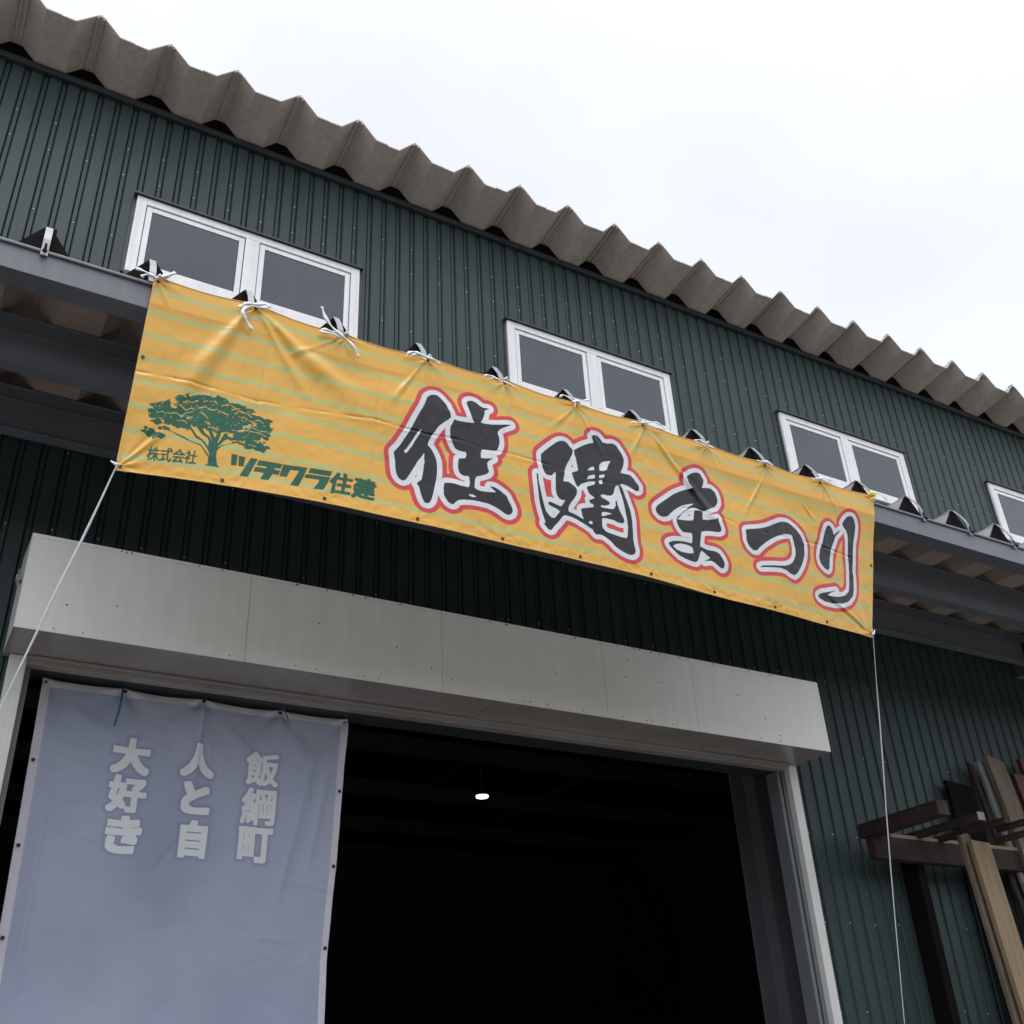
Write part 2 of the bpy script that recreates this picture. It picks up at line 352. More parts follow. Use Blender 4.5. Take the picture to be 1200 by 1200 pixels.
# ---------------------------------------------------------------- entrance canopy
GY = 4.25; LZ = 3.710 + EYE; GB = 3.553 + EYE
can = empty('canopy', (5, GY, LZ), 'grey steel canopy with gutter and ribbed sheets projecting over the entrance', 'canopy')
gt = MB()
gt.prism_x([(GY, GB), (GY + .125, GB), (GY + .125, LZ - .02), (GY + .117, LZ - .02), (GY + .117, GB + .008), (GY + .008, GB + .008), (GY + .008, LZ - .014), (GY, LZ - .014)], X0, X1)
gt.build('gutter', M['gutter'], can)
lp = MB(); lp.prism_x([(GY - .012, LZ - .016), (GY + .010, LZ - .016), (GY + .010, LZ - .002), (GY + .002, LZ + .003), (GY - .008, LZ + .002), (GY - .013, LZ - .006)], X0, X1); lp.build('gutter_lip', M['gutter'], can)
def zv(y): return 3.775 + EYE + .06 * (y - 4.34)
cx = .03
for k in range(-10, 34):
    px = cx + .5 * k
    if px < X0 + .2 or px > X1 - .2: continue
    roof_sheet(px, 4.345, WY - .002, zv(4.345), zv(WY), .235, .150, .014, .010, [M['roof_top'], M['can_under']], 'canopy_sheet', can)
    # black end plate that closes the ridge
    lo, up = trapezoid(px, zv(4.345), zv(4.345) + .150, .235, .014, .010)
    e = MB(); e.prism([lo[1], lo[4], (up[3][0] + .004, up[3][1] + .001), (up[2][0] - .004, up[2][1] + .001)], 4.336, 4.3435); e.build('end_plate', M['black'], can)
    # galvanised strap from ridge to gutter lip, with its bolt
    s = MB(); j = random.uniform(-.006, .006); wS = .033
    out_ = not (.5 < px < 5.6)
    pth = [(4.46, zv(4.46) + .160), (4.33, zv(4.345) + .160), (4.275, zv(4.345) + .075), (4.2475, zv(4.345) + .01), (4.2375, LZ + .004 if not out_ else LZ - .035)]
    for (ya, za), (yb, zb_) in zip(pth, pth[1:]): s.beam((px + j, ya, za), (px + j, yb, zb_), wS, .0035, up=(0, -.6, .8))
    s.build('strap', M['galv'], can)
    b = MB()
    if out_: b.tube([(px + j, 4.228, LZ - .018), (px + j, 4.215, LZ - .018)], .010, 6); b.tube([(px + .03, 4.36, zv(4.345) + .157), (px + .03, 4.36, zv(4.345) + .183)], .009, 6); b.build('bolt', M['black'], can)
    if out_:
        sl_ = MB(); sl_.box(px + j - .0055, px + j + .0055, 4.2335, 4.2375, LZ - .008, LZ + .038); sl_.build('slot', M['black'], can)
for (y0, zt, zb_) in ((4.90, None, 3.50), (5.60, None, 3.553)):
    b = MB(); zt = zv(y0) - .004; w_ = .085
    b.box(-3.4, X1, y0 + .012, y0 + .022, zb_ + EYE + .012, zt - .012)
    b.box(-3.4, X1, y0, y0 + w_, zb_ + EYE, zb_ + EYE + .011); b.box(-3.4, X1, y0, y0 + w_, zt - .011, zt)
    b.build('beam', M['beam'], can, bevel=.002)
    n = MB()
    n.box(-3.4, X1, y0 + .003, y0 + .011, zb_ + EYE + .2, zb_ + EYE + .206); n.build('weld_line', M['beam'], can)
# cantilever arm with gusset and bolts, and the thin rod clipped to the rear beam
for ax in (9.05, 15.0, -2.9):
    a = MB(); zb_ = 3.50 + EYE
    a.box(ax - .05, ax + .05, 4.39, WY - .03, zb_ + .0, zb_ + .012); a.box(ax - .05, ax + .05, 4.39, WY - .03, zb_ + .21, zb_ + .222); a.box(ax - .004, ax + .004, 4.39, WY - .03, zb_ + .012, zb_ + .21)
    a.build('bracket_arm', M['beam'], can)
    gs = MB(); gs.box(ax - .16, ax - .06, 5.585, 5.597, zb_ + .03, zb_ + .24); gs.build('gusset', M['black'], can)
    for bz in (.07, .13, .19):
        bo = MB(); bo.tube([(ax - .11, 5.584, zb_ + bz), (ax - .11, 5.565, zb_ + bz)], .013, 6); bo.build('gusset_bolt', M['galv'], can)
rod = MB(); rod.tube([(8.72, 5.57, 3.86 + EYE), (8.80, 5.565, 3.845 + EYE), (8.98, 5.56, 3.84 + EYE), (9.2, 5.56, 3.835 + EYE), (9.6, 5.56, 3.835 + EYE)], .007, 6); rod.build('tie_rod', M['wood'], can)

# ---------------------------------------------------------------- shutter box over the entrance
SY = 5.463; SX = [.304, 1.493, 2.718, 3.932, 4.690, 5.923]; SZ0, SZ1 = 2.312 + EYE, 2.855 + EYE
box = empty('shutter_box', (3.1, SY, SZ0), 'long off-white sheet metal shutter box above the dark entrance', 'shutter box')
for a, b in zip(SX, SX[1:]):
    p = MB(); g_ = .0014
    # front sheet, slightly oil-canned: a grid with a faint bulge
    NX, NZ = 10, 6
    bul = random.uniform(-.0004, .0006)
    idx = {}
    for i in range(NX + 1):
        for j in range(NZ + 1):
            u_, v_ = i / NX, j / NZ
            idx[i, j] = len(p.v); p.v.append((a + g_ + (b - a - 2 * g_) * u_, SY - bul * math.sin(math.pi * u_) * math.sin(math.pi * v_) - .0003 * math.sin(7 * u_ + a) * math.sin(math.pi * v_), SZ0 + (SZ1 - .023 - SZ0) * v_))
    for i in range(NX):
        for j in range(NZ): p.f.append((idx[i, j], idx[i + 1, j], idx[i + 1, j + 1], idx[i, j + 1])); p.mi.append(0)
    o = p.build('front_panel', M['cream'], box)
    md = o.modifiers.new('thick', 'SOLIDIFY'); md.thickness = .004; md.offset = -1
    t = MB(); t.box(a + g_, b - g_, SY - .004, SY + .004, SZ1 - .0215, SZ1); t.build('top_strip', M['cream'], box)
    rv_ = MB()
    for i in range(7):
        if random.random() < .75: screw(rv_, a + .06 + (b - a - .12) * random.random(), SY - .0045, SZ1 - .011, .0048)
        if random.random() < .6: screw(rv_, a + .06 + (b - a - .12) * random.random(), SY - .002, SZ0 + .022, .0045)
        if random.random() < .3: screw(rv_, a + .06 + (b - a - .12) * random.random(), SY - .008, SZ0 + .05 + .4 * random.random(), .0042)
    if rv_.v: tag(rv_.build('rivet', M['black'], box), kind='stuff')
bk = MB(); bk.box(SX[0] + .004, SX[-1] - .004, SY + .006, SY + .010, SZ0 + .01, SZ1 - .004); bk.build('backing_sheet', M['black'], box)
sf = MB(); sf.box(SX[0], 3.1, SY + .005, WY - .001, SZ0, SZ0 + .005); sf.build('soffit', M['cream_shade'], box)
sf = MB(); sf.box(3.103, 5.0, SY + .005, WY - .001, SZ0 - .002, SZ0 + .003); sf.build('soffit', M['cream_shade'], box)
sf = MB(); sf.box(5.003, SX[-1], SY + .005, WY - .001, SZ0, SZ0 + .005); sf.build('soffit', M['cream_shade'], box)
tp = MB(); tp.prism_x([(SY + .005, SZ1 - .006), (SY + .005, SZ1), (WY - .001, SZ1 + .03), (WY - .001, SZ1 + .024)], SX[0], SX[-1]); tp.build('top_sheet', M['cream'], box)
for a in (SX[0], SX[-1] - .004):
    sd_ = MB(); sd_.box(a, a + .004, SY + .011, WY - .001, SZ0 + .006, SZ1 - .007); sd_.build('side_panel', M['cream'], box)
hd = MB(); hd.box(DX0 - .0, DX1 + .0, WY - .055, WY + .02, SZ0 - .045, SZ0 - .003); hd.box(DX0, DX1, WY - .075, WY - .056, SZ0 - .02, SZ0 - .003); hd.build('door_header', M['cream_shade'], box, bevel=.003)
for a, b, s_ in ((.337, DX0 - .001, 1), (DX1 + .001, 5.905, -1)):
    j = MB(); j.box(a, b, WY - .05, WY + .02, .004, SZ0 - .003); j.build('door_jamb', M['cream_jamb'], box, bevel=.003)
for a, b in ((DX1 - .085, DX1 - .055), (DX1 - .035, DX1 - .002), (DX0 + .002, DX0 + .03)):
    j = MB(); j.box(a, b, WY + .0, WY + .12, .004, SZ0 - .05); j.build('guide_rail', M['inside_steel'], box, bevel=.002)
# small broken fitting at the left end
ft = MB(); ft.box(SX[0] - .035, SX[0] - .002, SY + .02, SY + .06, SZ0 + .27, SZ0 + .30); ft.tube([(SX[0] - .02, SY + .03, SZ0 + .24), (SX[0] - .025, SY + .02, SZ0 + .33)], .006, 6); ft.build('end_fitting', M['galv'], box)

# ---------------------------------------------------------------- measured outlines of the print (mm from the top left corner of the banner)
D = json.loads('''{"W":4.9765,"T":[[0.559,4.235,3.7182],[1.0523,4.235,3.7344],[1.5455,4.235,3.7205],[2.0388,4.235,3.7397],[2.5321,4.235,3.7482],[3.0253,4.235,3.7395],[3.5186,4.235,3.7496],[4.0118,4.235,3.7321],[4.5051,4.235,3.7255],[4.9983,4.235,3.7221],[5.4916,4.235,3.7249]],"B":[[0.5362,4.3,2.6632],[0.9862,4.275,2.6877],[1.4821,4.255,2.7031],[1.98,4.25,2.7082],[2.4781,4.25,2.709],[2.9683,4.25,2.7094],[3.4533,4.255,2.7081],[3.9301,4.27,2.6963],[4.4143,4.29,2.6972],[4.877,4.32,2.697],[5.3142,4.36,2.7078]],"BL":[[1,[[1504,302],[1510,274],[1536,249],[1570,241],[1591,254],[1615,277],[1632,294],[1637,312],[1653,336],[1660,364],[1651,380],[1622,410],[1600,434],[1585,455],[1572,484],[1554,518],[1538,561],[1535,582],[1551,594],[1567,615],[1584,647],[1593,677],[1598,733],[1595,782],[1587,840],[1579,889],[1570,927],[1556,945],[1538,946],[1523,927],[1510,891],[1500,854],[1485,838],[1498,823],[1512,808],[1517,770],[1520,730],[1522,689],[1518,665],[1518,636],[1510,655],[1497,679],[1486,694],[1474,726],[1458,762],[1442,798],[1426,830],[1409,842],[1387,832],[1371,808],[1363,771],[1358,724],[1347,675],[1360,655],[1379,625],[1401,574],[1424,526],[1449,452],[1474,385],[1491,345]]],[0,[[1494,489],[1475,512],[1462,536],[1449,569],[1426,616],[1417,639],[1403,651],[1411,667],[1422,659],[1431,640],[1451,605],[1457,583],[1470,555],[1483,526]]],[1,[[1661,424],[1672,400],[1679,374],[1706,378],[1754,373],[1805,363],[1789,343],[1780,311],[1762,268],[1753,244],[1753,233],[1764,219],[1788,211],[1813,217],[1830,230],[1855,240],[1900,235],[1879,250],[1867,258],[1868,276],[1860,309],[1845,344],[1841,351],[1873,349],[1914,343],[1963,330],[2004,315],[2042,306],[2005,331],[1972,354],[1956,372],[1949,391],[1960,414],[1963,448],[1957,484],[1946,510],[1918,517],[1886,520],[1854,526],[1850,548],[1851,582],[1879,578],[1928,564],[1903,584],[1889,605],[1892,629],[1901,656],[1893,674],[1866,690],[1827,708],[1820,730],[1816,784],[1845,793],[1892,789],[1950,778],[1930,767],[1906,748],[1938,748],[1970,760],[2014,786],[2026,811],[2042,835],[2055,864],[2047,886],[2027,901],[2003,897],[1972,881],[1940,869],[1909,861],[1862,860],[1801,864],[1756,872],[1726,883],[1708,900],[1701,913],[1687,918],[1668,910],[1652,890],[1640,870],[1638,834],[1639,802],[1651,791],[1692,785],[1738,789],[1783,789],[1789,763],[1785,724],[1777,717],[1751,723],[1727,711],[1718,684],[1717,652],[1720,618],[1762,606],[1765,572],[1757,566],[1722,568],[1698,562],[1682,537],[1665,500],[1659,459]]],[0,[[1783,833],[1808,827],[1832,836],[1808,844],[1787,840]]],[1,[[2232,449],[2255,420],[2299,372],[2343,327],[2370,309],[2396,303],[2418,313],[2431,331],[2453,348],[2452,375],[2434,416],[2411,463],[2397,498],[2392,525],[2387,562],[2380,590],[2417,582],[2443,594],[2468,609],[2474,633],[2467,661],[2449,692],[2431,717],[2413,752],[2412,781],[2455,787],[2507,804],[2550,819],[2593,842],[2575,859],[2523,838],[2472,819],[2429,811],[2382,811],[2343,869],[2317,900],[2304,923],[2292,930],[2275,922],[2263,909],[2251,896],[2263,888],[2255,866],[2243,836],[2235,810],[2223,767],[2215,719],[2211,687],[2205,638],[2201,588],[2212,581],[2215,635],[2226,683],[2234,714],[2242,746],[2254,784],[2268,818],[2285,834],[2301,846],[2322,845],[2339,820],[2357,795],[2336,784],[2302,776],[2281,769],[2277,757],[2290,748],[2311,751],[2340,758],[2366,760],[2384,727],[2392,710],[2375,718],[2350,713],[2333,688],[2328,655],[2328,587],[2331,538],[2314,556],[2305,572],[2279,579],[2258,572],[2244,542],[2239,517],[2233,484]]],[1,[[2590,212],[2607,195],[2634,193],[2657,212],[2670,232],[2707,231],[2745,219],[2773,227],[2791,255],[2809,278],[2824,311],[2822,348],[2808,388],[2791,420],[2830,419],[2868,418],[2886,436],[2904,458],[2926,479],[2925,507],[2905,521],[2882,513],[2845,501],[2807,497],[2782,501],[2801,534],[2826,598],[2850,662],[2861,729],[2862,797],[2863,847],[2866,884],[2876,919],[2872,945],[2848,963],[2820,965],[2775,955],[2731,935],[2697,906],[2653,883],[2627,878],[2600,886],[2583,874],[2568,844],[2541,829],[2515,810],[2503,771],[2496,741],[2544,723],[2587,708],[2585,691],[2563,688],[2555,669],[2573,660],[2596,646],[2583,636],[2561,628],[2548,606],[2540,582],[2599,553],[2600,531],[2545,549],[2505,573],[2484,600],[2469,591],[2457,560],[2448,536],[2440,512],[2489,485],[2481,447],[2474,405],[2464,381],[2462,349],[2485,329],[2531,293],[2577,266],[2605,254],[2596,233]]],[0,[[2551,466],[2571,441],[2599,424],[2602,452]]],[0,[[2639,445],[2638,405],[2664,375],[2726,351],[2705,388],[2690,428],[2666,441]]],[0,[[2543,528],[2560,501],[2604,481],[2603,508],[2568,523]]],[0,[[2633,478],[2675,463],[2665,488],[2634,500]]],[0,[[2630,514],[2655,506],[2656,535],[2631,541]]],[0,[[2769,515],[2750,524],[2740,549],[2734,577],[2719,598],[2692,606],[2655,605],[2635,617],[2646,629],[2672,636],[2699,646],[2700,664],[2671,679],[2634,685],[2643,696],[2688,694],[2726,690],[2744,662],[2741,636],[2753,620],[2758,650],[2770,686],[2792,719],[2804,746],[2794,768],[2757,772],[2721,762],[2685,762],[2642,767],[2642,831],[2672,853],[2726,858],[2780,862],[2819,859],[2827,788],[2821,721],[2809,655],[2794,589]]],[0,[[2642,727],[2682,721],[2716,722],[2686,736],[2663,748],[2641,755]]],[0,[[2545,824],[2559,805],[2575,809],[2576,825]]],[1,[[3298,315],[3316,285],[3354,253],[3396,237],[3419,245],[3427,263],[3442,280],[3434,320],[3421,345],[3458,334],[3495,327],[3527,344],[3542,381],[3542,423],[3518,458],[3485,475],[3446,502],[3422,517],[3400,515],[3364,509],[3327,517],[3290,541],[3261,567],[3237,594],[3217,621],[3199,632],[3209,613],[3242,580],[3281,541],[3310,513],[3348,481],[3311,495],[3255,520],[3218,547],[3181,578],[3152,610],[3133,631],[3097,646],[3067,641],[3047,623],[3044,597],[3063,572],[3095,543],[3142,502],[3189,460],[3244,423],[3291,396],[3337,376],[3320,363],[3301,343]]],[1,[[3197,629],[3221,630],[3257,624],[3302,615],[3335,602],[3344,527],[3413,514],[3406,578],[3441,572],[3488,556],[3521,543],[3536,529],[3538,555],[3546,577],[3556,603],[3554,623],[3528,636],[3481,642],[3435,650],[3393,665],[3386,698],[3376,771],[3399,773],[3435,780],[3490,774],[3526,781],[3551,806],[3569,841],[3563,869],[3545,882],[3519,872],[3493,855],[3466,846],[3429,855],[3396,868],[3420,853],[3458,828],[3432,819],[3406,803],[3384,797],[3372,826],[3356,869],[3336,888],[3300,891],[3247,885],[3204,874],[3162,851],[3137,830],[3125,815],[3144,798],[3184,784],[3238,773],[3282,769],[3314,768],[3319,697],[3278,704],[3242,710],[3217,690],[3201,663]]],[0,[[3161,824],[3187,804],[3228,791],[3281,789],[3314,795],[3322,832],[3277,843],[3224,846],[3184,841]]],[1,[[3758,559],[3794,545],[3879,520],[3955,488],[4022,449],[4078,418],[4133,410],[4170,420],[4217,445],[4253,481],[4277,529],[4279,582],[4271,637],[4240,705],[4195,767],[4162,793],[4122,784],[4090,769],[4036,767],[3971,777],[3854,802],[3886,782],[3961,765],[4071,744],[4127,722],[4163,692],[4187,647],[4191,585],[4177,526],[4169,497],[4114,502],[4047,530],[3979,570],[3911,621],[3866,662],[3843,689],[3812,692],[3779,670],[3761,636],[3762,592]]],[1,[[4488,388],[4502,353],[4526,335],[4549,346],[4563,371],[4575,400],[4607,370],[4647,344],[4612,383],[4587,412],[4566,462],[4545,503],[4530,560],[4520,616],[4514,662],[4498,679],[4469,672],[4429,645],[4417,603],[4431,538],[4458,486],[4473,438]]],[1,[[4658,293],[4683,254],[4714,223],[4750,213],[4774,233],[4790,282],[4783,349],[4766,418],[4760,484],[4762,548],[4756,621],[4767,691],[4764,772],[4749,818],[4701,866],[4622,897],[4531,911],[4457,912],[4398,899],[4385,880],[4425,856],[4512,829],[4582,808],[4524,833],[4479,861],[4522,861],[4599,851],[4664,830],[4705,792],[4717,736],[4720,664],[4719,593],[4709,522],[4712,448],[4709,375],[4698,340],[4669,319]]]],"GR":[[[538,901],[565,900],[568,956],[544,960]],[[575,903],[603,903],[603,955],[579,956]],[[632,902],[663,901],[630,1008],[593,1010]],[[672,905],[784,901],[778,928],[665,933]],[[660,945],[777,940],[773,965],[655,970]],[[713,924],[751,921],[746,961],[728,1004],[693,1007],[711,957]],[[790,902],[905,894],[893,943],[873,1008],[837,1010],[859,952],[871,920],[824,923],[812,968],[780,970]],[[922,892],[1029,885],[1023,914],[915,920]],[[906,930],[1024,922],[1013,957],[996,1000],[949,1007],[968,972],[974,948],[898,952]],[[414,862],[427,846],[456,843],[464,872],[464,906],[467,939],[479,973],[490,986],[469,985],[446,986],[415,987],[431,976],[429,953],[427,920]],[[461,906],[474,877],[495,859],[545,838],[560,820],[517,847],[483,861],[465,875],[458,890],[454,915]],[[213,828],[242,839],[296,855],[335,871],[378,876],[407,904],[426,927],[429,943],[410,923],[383,889],[367,882],[323,873],[291,863],[243,846]],[[299,791],[325,820],[349,849],[381,859],[410,890],[426,914],[423,887],[400,865],[382,849],[352,834],[329,806],[314,788]],[[344,789],[374,823],[407,837],[425,873],[432,859],[417,828],[391,813],[367,784]],[[397,785],[416,821],[435,858],[458,853],[468,810],[467,769],[449,801],[442,830],[428,805],[414,774]],[[483,793],[472,830],[459,860],[457,881],[472,864],[490,833],[528,810],[510,808]]],"SQ":[[[256,672],[275,657],[296,659],[324,643]],[[223,686],[248,691],[275,709],[296,690],[321,695]],[[198,745],[231,731],[258,749],[277,722],[311,708]],[[331,683],[364,665],[397,678],[425,668],[452,679],[483,685]],[[383,632],[406,625],[420,637]],[[445,642],[479,626],[512,639],[544,652],[576,658],[599,673]],[[537,682],[567,682],[587,694],[612,695]],[[545,765],[579,753],[614,751],[651,752],[683,765]],[[616,686],[639,677],[660,693]],[[352,699],[373,715],[387,725]],[[256,770],[280,767],[290,776]],[[379,748],[406,762]],[[420,773],[451,780]],[[576,736],[611,727],[649,739],[684,736]],[[460,798],[494,787],[525,790]],[[514,831],[548,823],[584,825]],[[490,833],[516,841]],[[139,751],[161,739],[186,747]],[[152,774],[168,778]],[[169,817],[196,802]],[[313,785],[339,797]],[[357,793],[392,820]],[[348,644],[370,628]],[[647,810],[663,792],[674,810]],[[608,826],[639,833]],[[495,651],[524,643],[551,657]],[[512,675],[533,655]],[[613,705],[634,721]]],"CR":[[170,710,40,32],[144,762,37,28],[147,795,22,15],[123,858,36,24],[160,864,40,15],[188,826,25,11],[253,658,34,19],[239,743,46,38],[298,703,64,39],[264,781,63,29],[336,646,75,33],[367,618,64,14],[419,634,64,33],[401,707,99,59],[357,765,64,32],[485,667,58,40],[497,734,75,40],[538,689,52,47],[573,644,34,17],[515,624,40,12],[607,670,40,20],[658,685,34,24],[693,719,16,24],[646,724,46,23],[681,758,20,34],[612,776,51,33],[567,794,40,23],[631,820,51,23],[668,832,34,20],[604,840,22,13],[547,819,34,16],[467,769,57,26],[684,700,11,19],[160,739,51,32],[204,783,23,19]],"GB":{"kabu":[[134,1004],[375,990],[136,932]],"sumi":[[1019,1012],[1136,1004],[1030,883]],"ken":[[1140,1010],[1264,1004],[1151,881]]},"crease":[[[8,554],[194,547],[388,554],[606,571],[865,544],[1232,502],[1378,511],[1543,515],[1665,500],[1758,498],[1869,518],[2164,501]],[[2053,505],[2237,503],[2392,508],[2568,530],[2770,506],[2938,523]],[[3254,541],[3346,508],[3433,518],[3565,515],[3682,534]],[[3867,541],[4178,523],[4402,508],[4740,536]]],"F":[[[490,27],[143,848]],[[520,21],[1232,502]],[[520,21],[900,533]],[[983,31],[695,275]],[[1484,30],[1273,422]],[[2486,30],[2280,265]],[[2486,30],[2696,357]],[[2999,22],[3596,641]],[[2999,22],[2854,315]],[[3999,32],[3733,509]],[[4489,32],[4436,254]],[[4489,32],[4656,267]],[[3503,31],[3594,219]],[[22,22],[113,196]],[[1981,34],[2052,308]],[[4280,214],[4406,340]],[[4955,32],[4826,228]],[[25,1047],[220,810]],[[4935,1049],[4410,829]]]}''')
TIES = [[[[0.4435,3.735],[0.4964,3.7217],[0.5383,3.7167]],[[0.4756,3.6971],[0.4972,3.7155],[0.538,3.7185]],[[0.5317,3.714],[0.5712,3.7304],[0.6026,3.7596],[0.6327,3.7922]],[[0.5591,3.716],[0.5972,3.746],[0.6214,3.7798]]],[[[0.9655,3.693],[0.9819,3.7185],[1.0216,3.7342],[1.0478,3.7349],[1.0951,3.7583],[1.115,3.7468],[1.1009,3.7316],[1.0562,3.7237],[1.0223,3.7248],[0.9782,3.6742]],[[1.0155,3.7173],[0.975,3.6682],[1.0054,3.6138],[1.0385,3.5702]]],[[[1.3999,3.8654],[1.4167,3.8002],[1.4513,3.7444],[1.501,3.7091],[1.5505,3.6834],[1.5839,3.6566],[1.6181,3.6058]],[[1.3977,3.695],[1.4205,3.7181],[1.4607,3.7136],[1.5012,3.7043],[1.5141,3.6846],[1.4692,3.7022],[1.4216,3.6942],[1.3977,3.695]]],[[[1.9004,3.7059],[1.9089,3.7289],[1.9434,3.7482],[1.9781,3.7385],[2.0218,3.7338],[2.0657,3.7342],[2.1027,3.722]],[[1.9261,3.72],[1.9607,3.7373],[2.0042,3.7176],[2.0217,3.7167]]],[[[2.3812,3.7214],[2.3958,3.7417],[2.4283,3.7425],[2.4651,3.7293],[2.5309,3.7308],[2.5871,3.7187]],[[2.4279,3.7321],[2.4743,3.7273],[2.5065,3.7124]]],[[[2.8956,3.7472],[2.9123,3.7684],[2.9517,3.7601],[2.9804,3.7431],[3.01,3.7347]],[[2.9908,3.7464],[3.0433,3.7665],[3.1128,3.7963]],[[3.0025,3.7082],[3.0007,3.7443]]],[[[3.4145,3.7257],[3.4696,3.7372],[3.5083,3.7437],[3.5838,3.7777],[3.6381,3.7725],[3.6737,3.7507]],[[3.5083,3.7437],[3.5889,3.7359],[3.6671,3.7433]]],[[[3.9073,3.7332],[3.9445,3.7496],[3.9698,3.7296],[4.0256,3.7185],[4.0654,3.7135]],[[3.9114,3.7235],[3.9678,3.7181],[4.0103,3.6976]]],[[[4.426,3.7276],[4.4691,3.7284],[4.5124,3.7293],[4.5612,3.7261]],[[4.4417,3.7152],[4.5084,3.7395],[4.5573,3.7362]],[[4.5059,3.6995],[4.5058,3.7275]]],[[[4.9088,3.7192],[4.9772,3.7319],[5.0344,3.7496],[5.093,3.7457]],[[4.9212,3.7169],[5.0022,3.7272],[5.0835,3.7351]],[[4.9986,3.7033],[5.001,3.7326]]],[[[5.4311,3.742],[5.5122,3.7572],[5.5806,3.7514],[5.6224,3.7268]],[[5.4498,3.7352],[5.5215,3.742],[5.459,3.6967]]]]

# ---------------------------------------------------------------- printing helpers (flat print for the two banners)
def box_grow(m, k):
    o = m.copy()
    for i in range(1, k + 1):
        o[:, i:] |= m[:, :-i]; o[:, :-i] |= m[:, i:]
    q = o.copy()
    for i in range(1, k + 1):
        q[i:] |= o[:-i]; q[:-i] |= o[i:]
    return q
def chaikin(p, n=2):
    p = np.array(p, float)
    for _ in range(n):
        q = np.roll(p, -1, 0); a = p * .85 + q * .15; b = p * .15 + q * .85
        p = np.empty((2 * len(a), 2)); p[0::2] = a; p[1::2] = b
    return p
class Print:
    def __init__(s, w, h, ppm):
        s.ppm = ppm; s.w = int(w * ppm); s.h = int(h * ppm); s.W = w; s.H = h
        s.rgb = np.zeros((s.h, s.w, 3), np.float32)
    def blank(s): return np.zeros((s.h, s.w), bool)
    def poly(s, m, pts, val=True, smooth=2):          # pts in millimetres from the top left
        p = chaikin(pts, smooth) if smooth else np.array(pts, float)
        p = p / 1000 * s.ppm
        x0, x1 = max(int(p[:, 0].min()) - 1, 0), min(int(p[:, 0].max()) + 2, s.w)
        y0, y1 = max(int(p[:, 1].min()) - 1, 0), min(int(p[:, 1].max()) + 2, s.h)
        if x1 <= x0 or y1 <= y0: return
        X = np.arange(x0, x1) + .5; Y = np.arange(y0, y1) + .5; ins = np.zeros((len(Y), len(X)), bool)
        for (ax, ay), (bx, by) in zip(p, np.roll(p, -1, 0)):
            if ay == by: continue
            r = (Y >= min(ay, by)) & (Y < max(ay, by))
            if not r.any(): continue
            xc = ax + (Y[r] - ay) * (bx - ax) / (by - ay); ins[r] ^= X[None, :] > xc[:, None]
        m[y0:y1, x0:x1][ins] = val
    def dist(s, m, lim):                               # distance in metres to the mask, capped
        K = int(lim * s.ppm) + 2; big = K + 1.0
        d = np.where(m, 0, big).astype(np.float32)
        for y in range(1, s.h): d[y] = np.minimum(d[y], d[y - 1] + 1)
        for y in range(s.h - 2, -1, -1): d[y] = np.minimum(d[y], d[y + 1] + 1)
        d2 = d * d; o = d2.copy()
        for k in range(1, K + 1):
            o[:, k:] = np.minimum(o[:, k:], d2[:, :-k] + k * k); o[:, :-k] = np.minimum(o[:, :-k], d2[:, k:] + k * k)
        return np.sqrt(o) / s.ppm
    def sd(s, m, lim): return s.dist(m, lim) - s.dist(~m, .006)
    def paint(s, col, a): s.rgb = s.rgb * (1 - a[..., None]) + np.array(col, np.float32) * a[..., None]
    def edge(s, sd, off=0.0): return np.clip(.5 - (sd - off) * s.ppm, 0, 1)
    def image(s, name):
        im = bpy.data.images.new(name, s.w, s.h, alpha=False, float_buffer=True); im.colorspace_settings.name = 'Non-Color'
        px = np.ones((s.h, s.w, 4), np.float32); px[..., :3] = s.rgb[::-1]; im.pixels.foreach_set(px.ravel()); im.update(); im.pack(); return im
def vnoise(X, Y, seed=0):
    rg = np.random.default_rng(seed); T = rg.random((128, 128)).astype(np.float32)
    xi = np.floor(X).astype(int); yi = np.floor(Y).astype(int); fx = X - xi; fy = Y - yi
    fx = fx * fx * (3 - 2 * fx); fy = fy * fy * (3 - 2 * fy)
    g = lambda a, b: T[b % 128, a % 128]
    return (g(xi, yi) * (1 - fx) + g(xi + 1, yi) * fx) * (1 - fy) + (g(xi, yi + 1) * (1 - fx) + g(xi + 1, yi + 1) * fx) * fy - .5
def fbm(X, Y, seed=0, n=4): return sum(vnoise(X * 2 ** i, Y * 2 ** i, seed + i) / 2 ** i for i in range(n))
def glyph(ch):
    """triangles of one character, in its em box"""
    cu = bpy.data.curves.new('glyph', 'FONT'); cu.body = ch; cu.resolution_u = 4
    o = bpy.data.objects.new('glyph', cu); COL.objects.link(o); bpy.context.view_layer.update()
    me = o.to_mesh(); me.calc_loop_triangles()
    v = np.array([p.co[:2] for p in me.vertices]); t = [[v[i] for i in tr.vertices] for tr in me.loop_triangles]
    o.to_mesh_clear(); bpy.data.objects.remove(o); bpy.data.curves.remove(cu)
    lo, hi = v.min(0), v.max(0)
    return t, lo, hi
def stamp(P_, m, ch, org, ax, ay, fit=True):
    """org bottom left, ax and ay the sides of the box in mm"""
    t, lo, hi = glyph(ch); org = np.array(org, float); ax = np.array(ax, float); ay = np.array(ay, float)
    for tri in t:
        q = [(p - lo) / (hi - lo) for p in tri]; pts = np.array([org + ax * a + ay * b for a, b in q])
        c = pts.mean(0); pts = c + (pts - c) * 1.02
        P_.poly(m, pts, True, 0)
    return

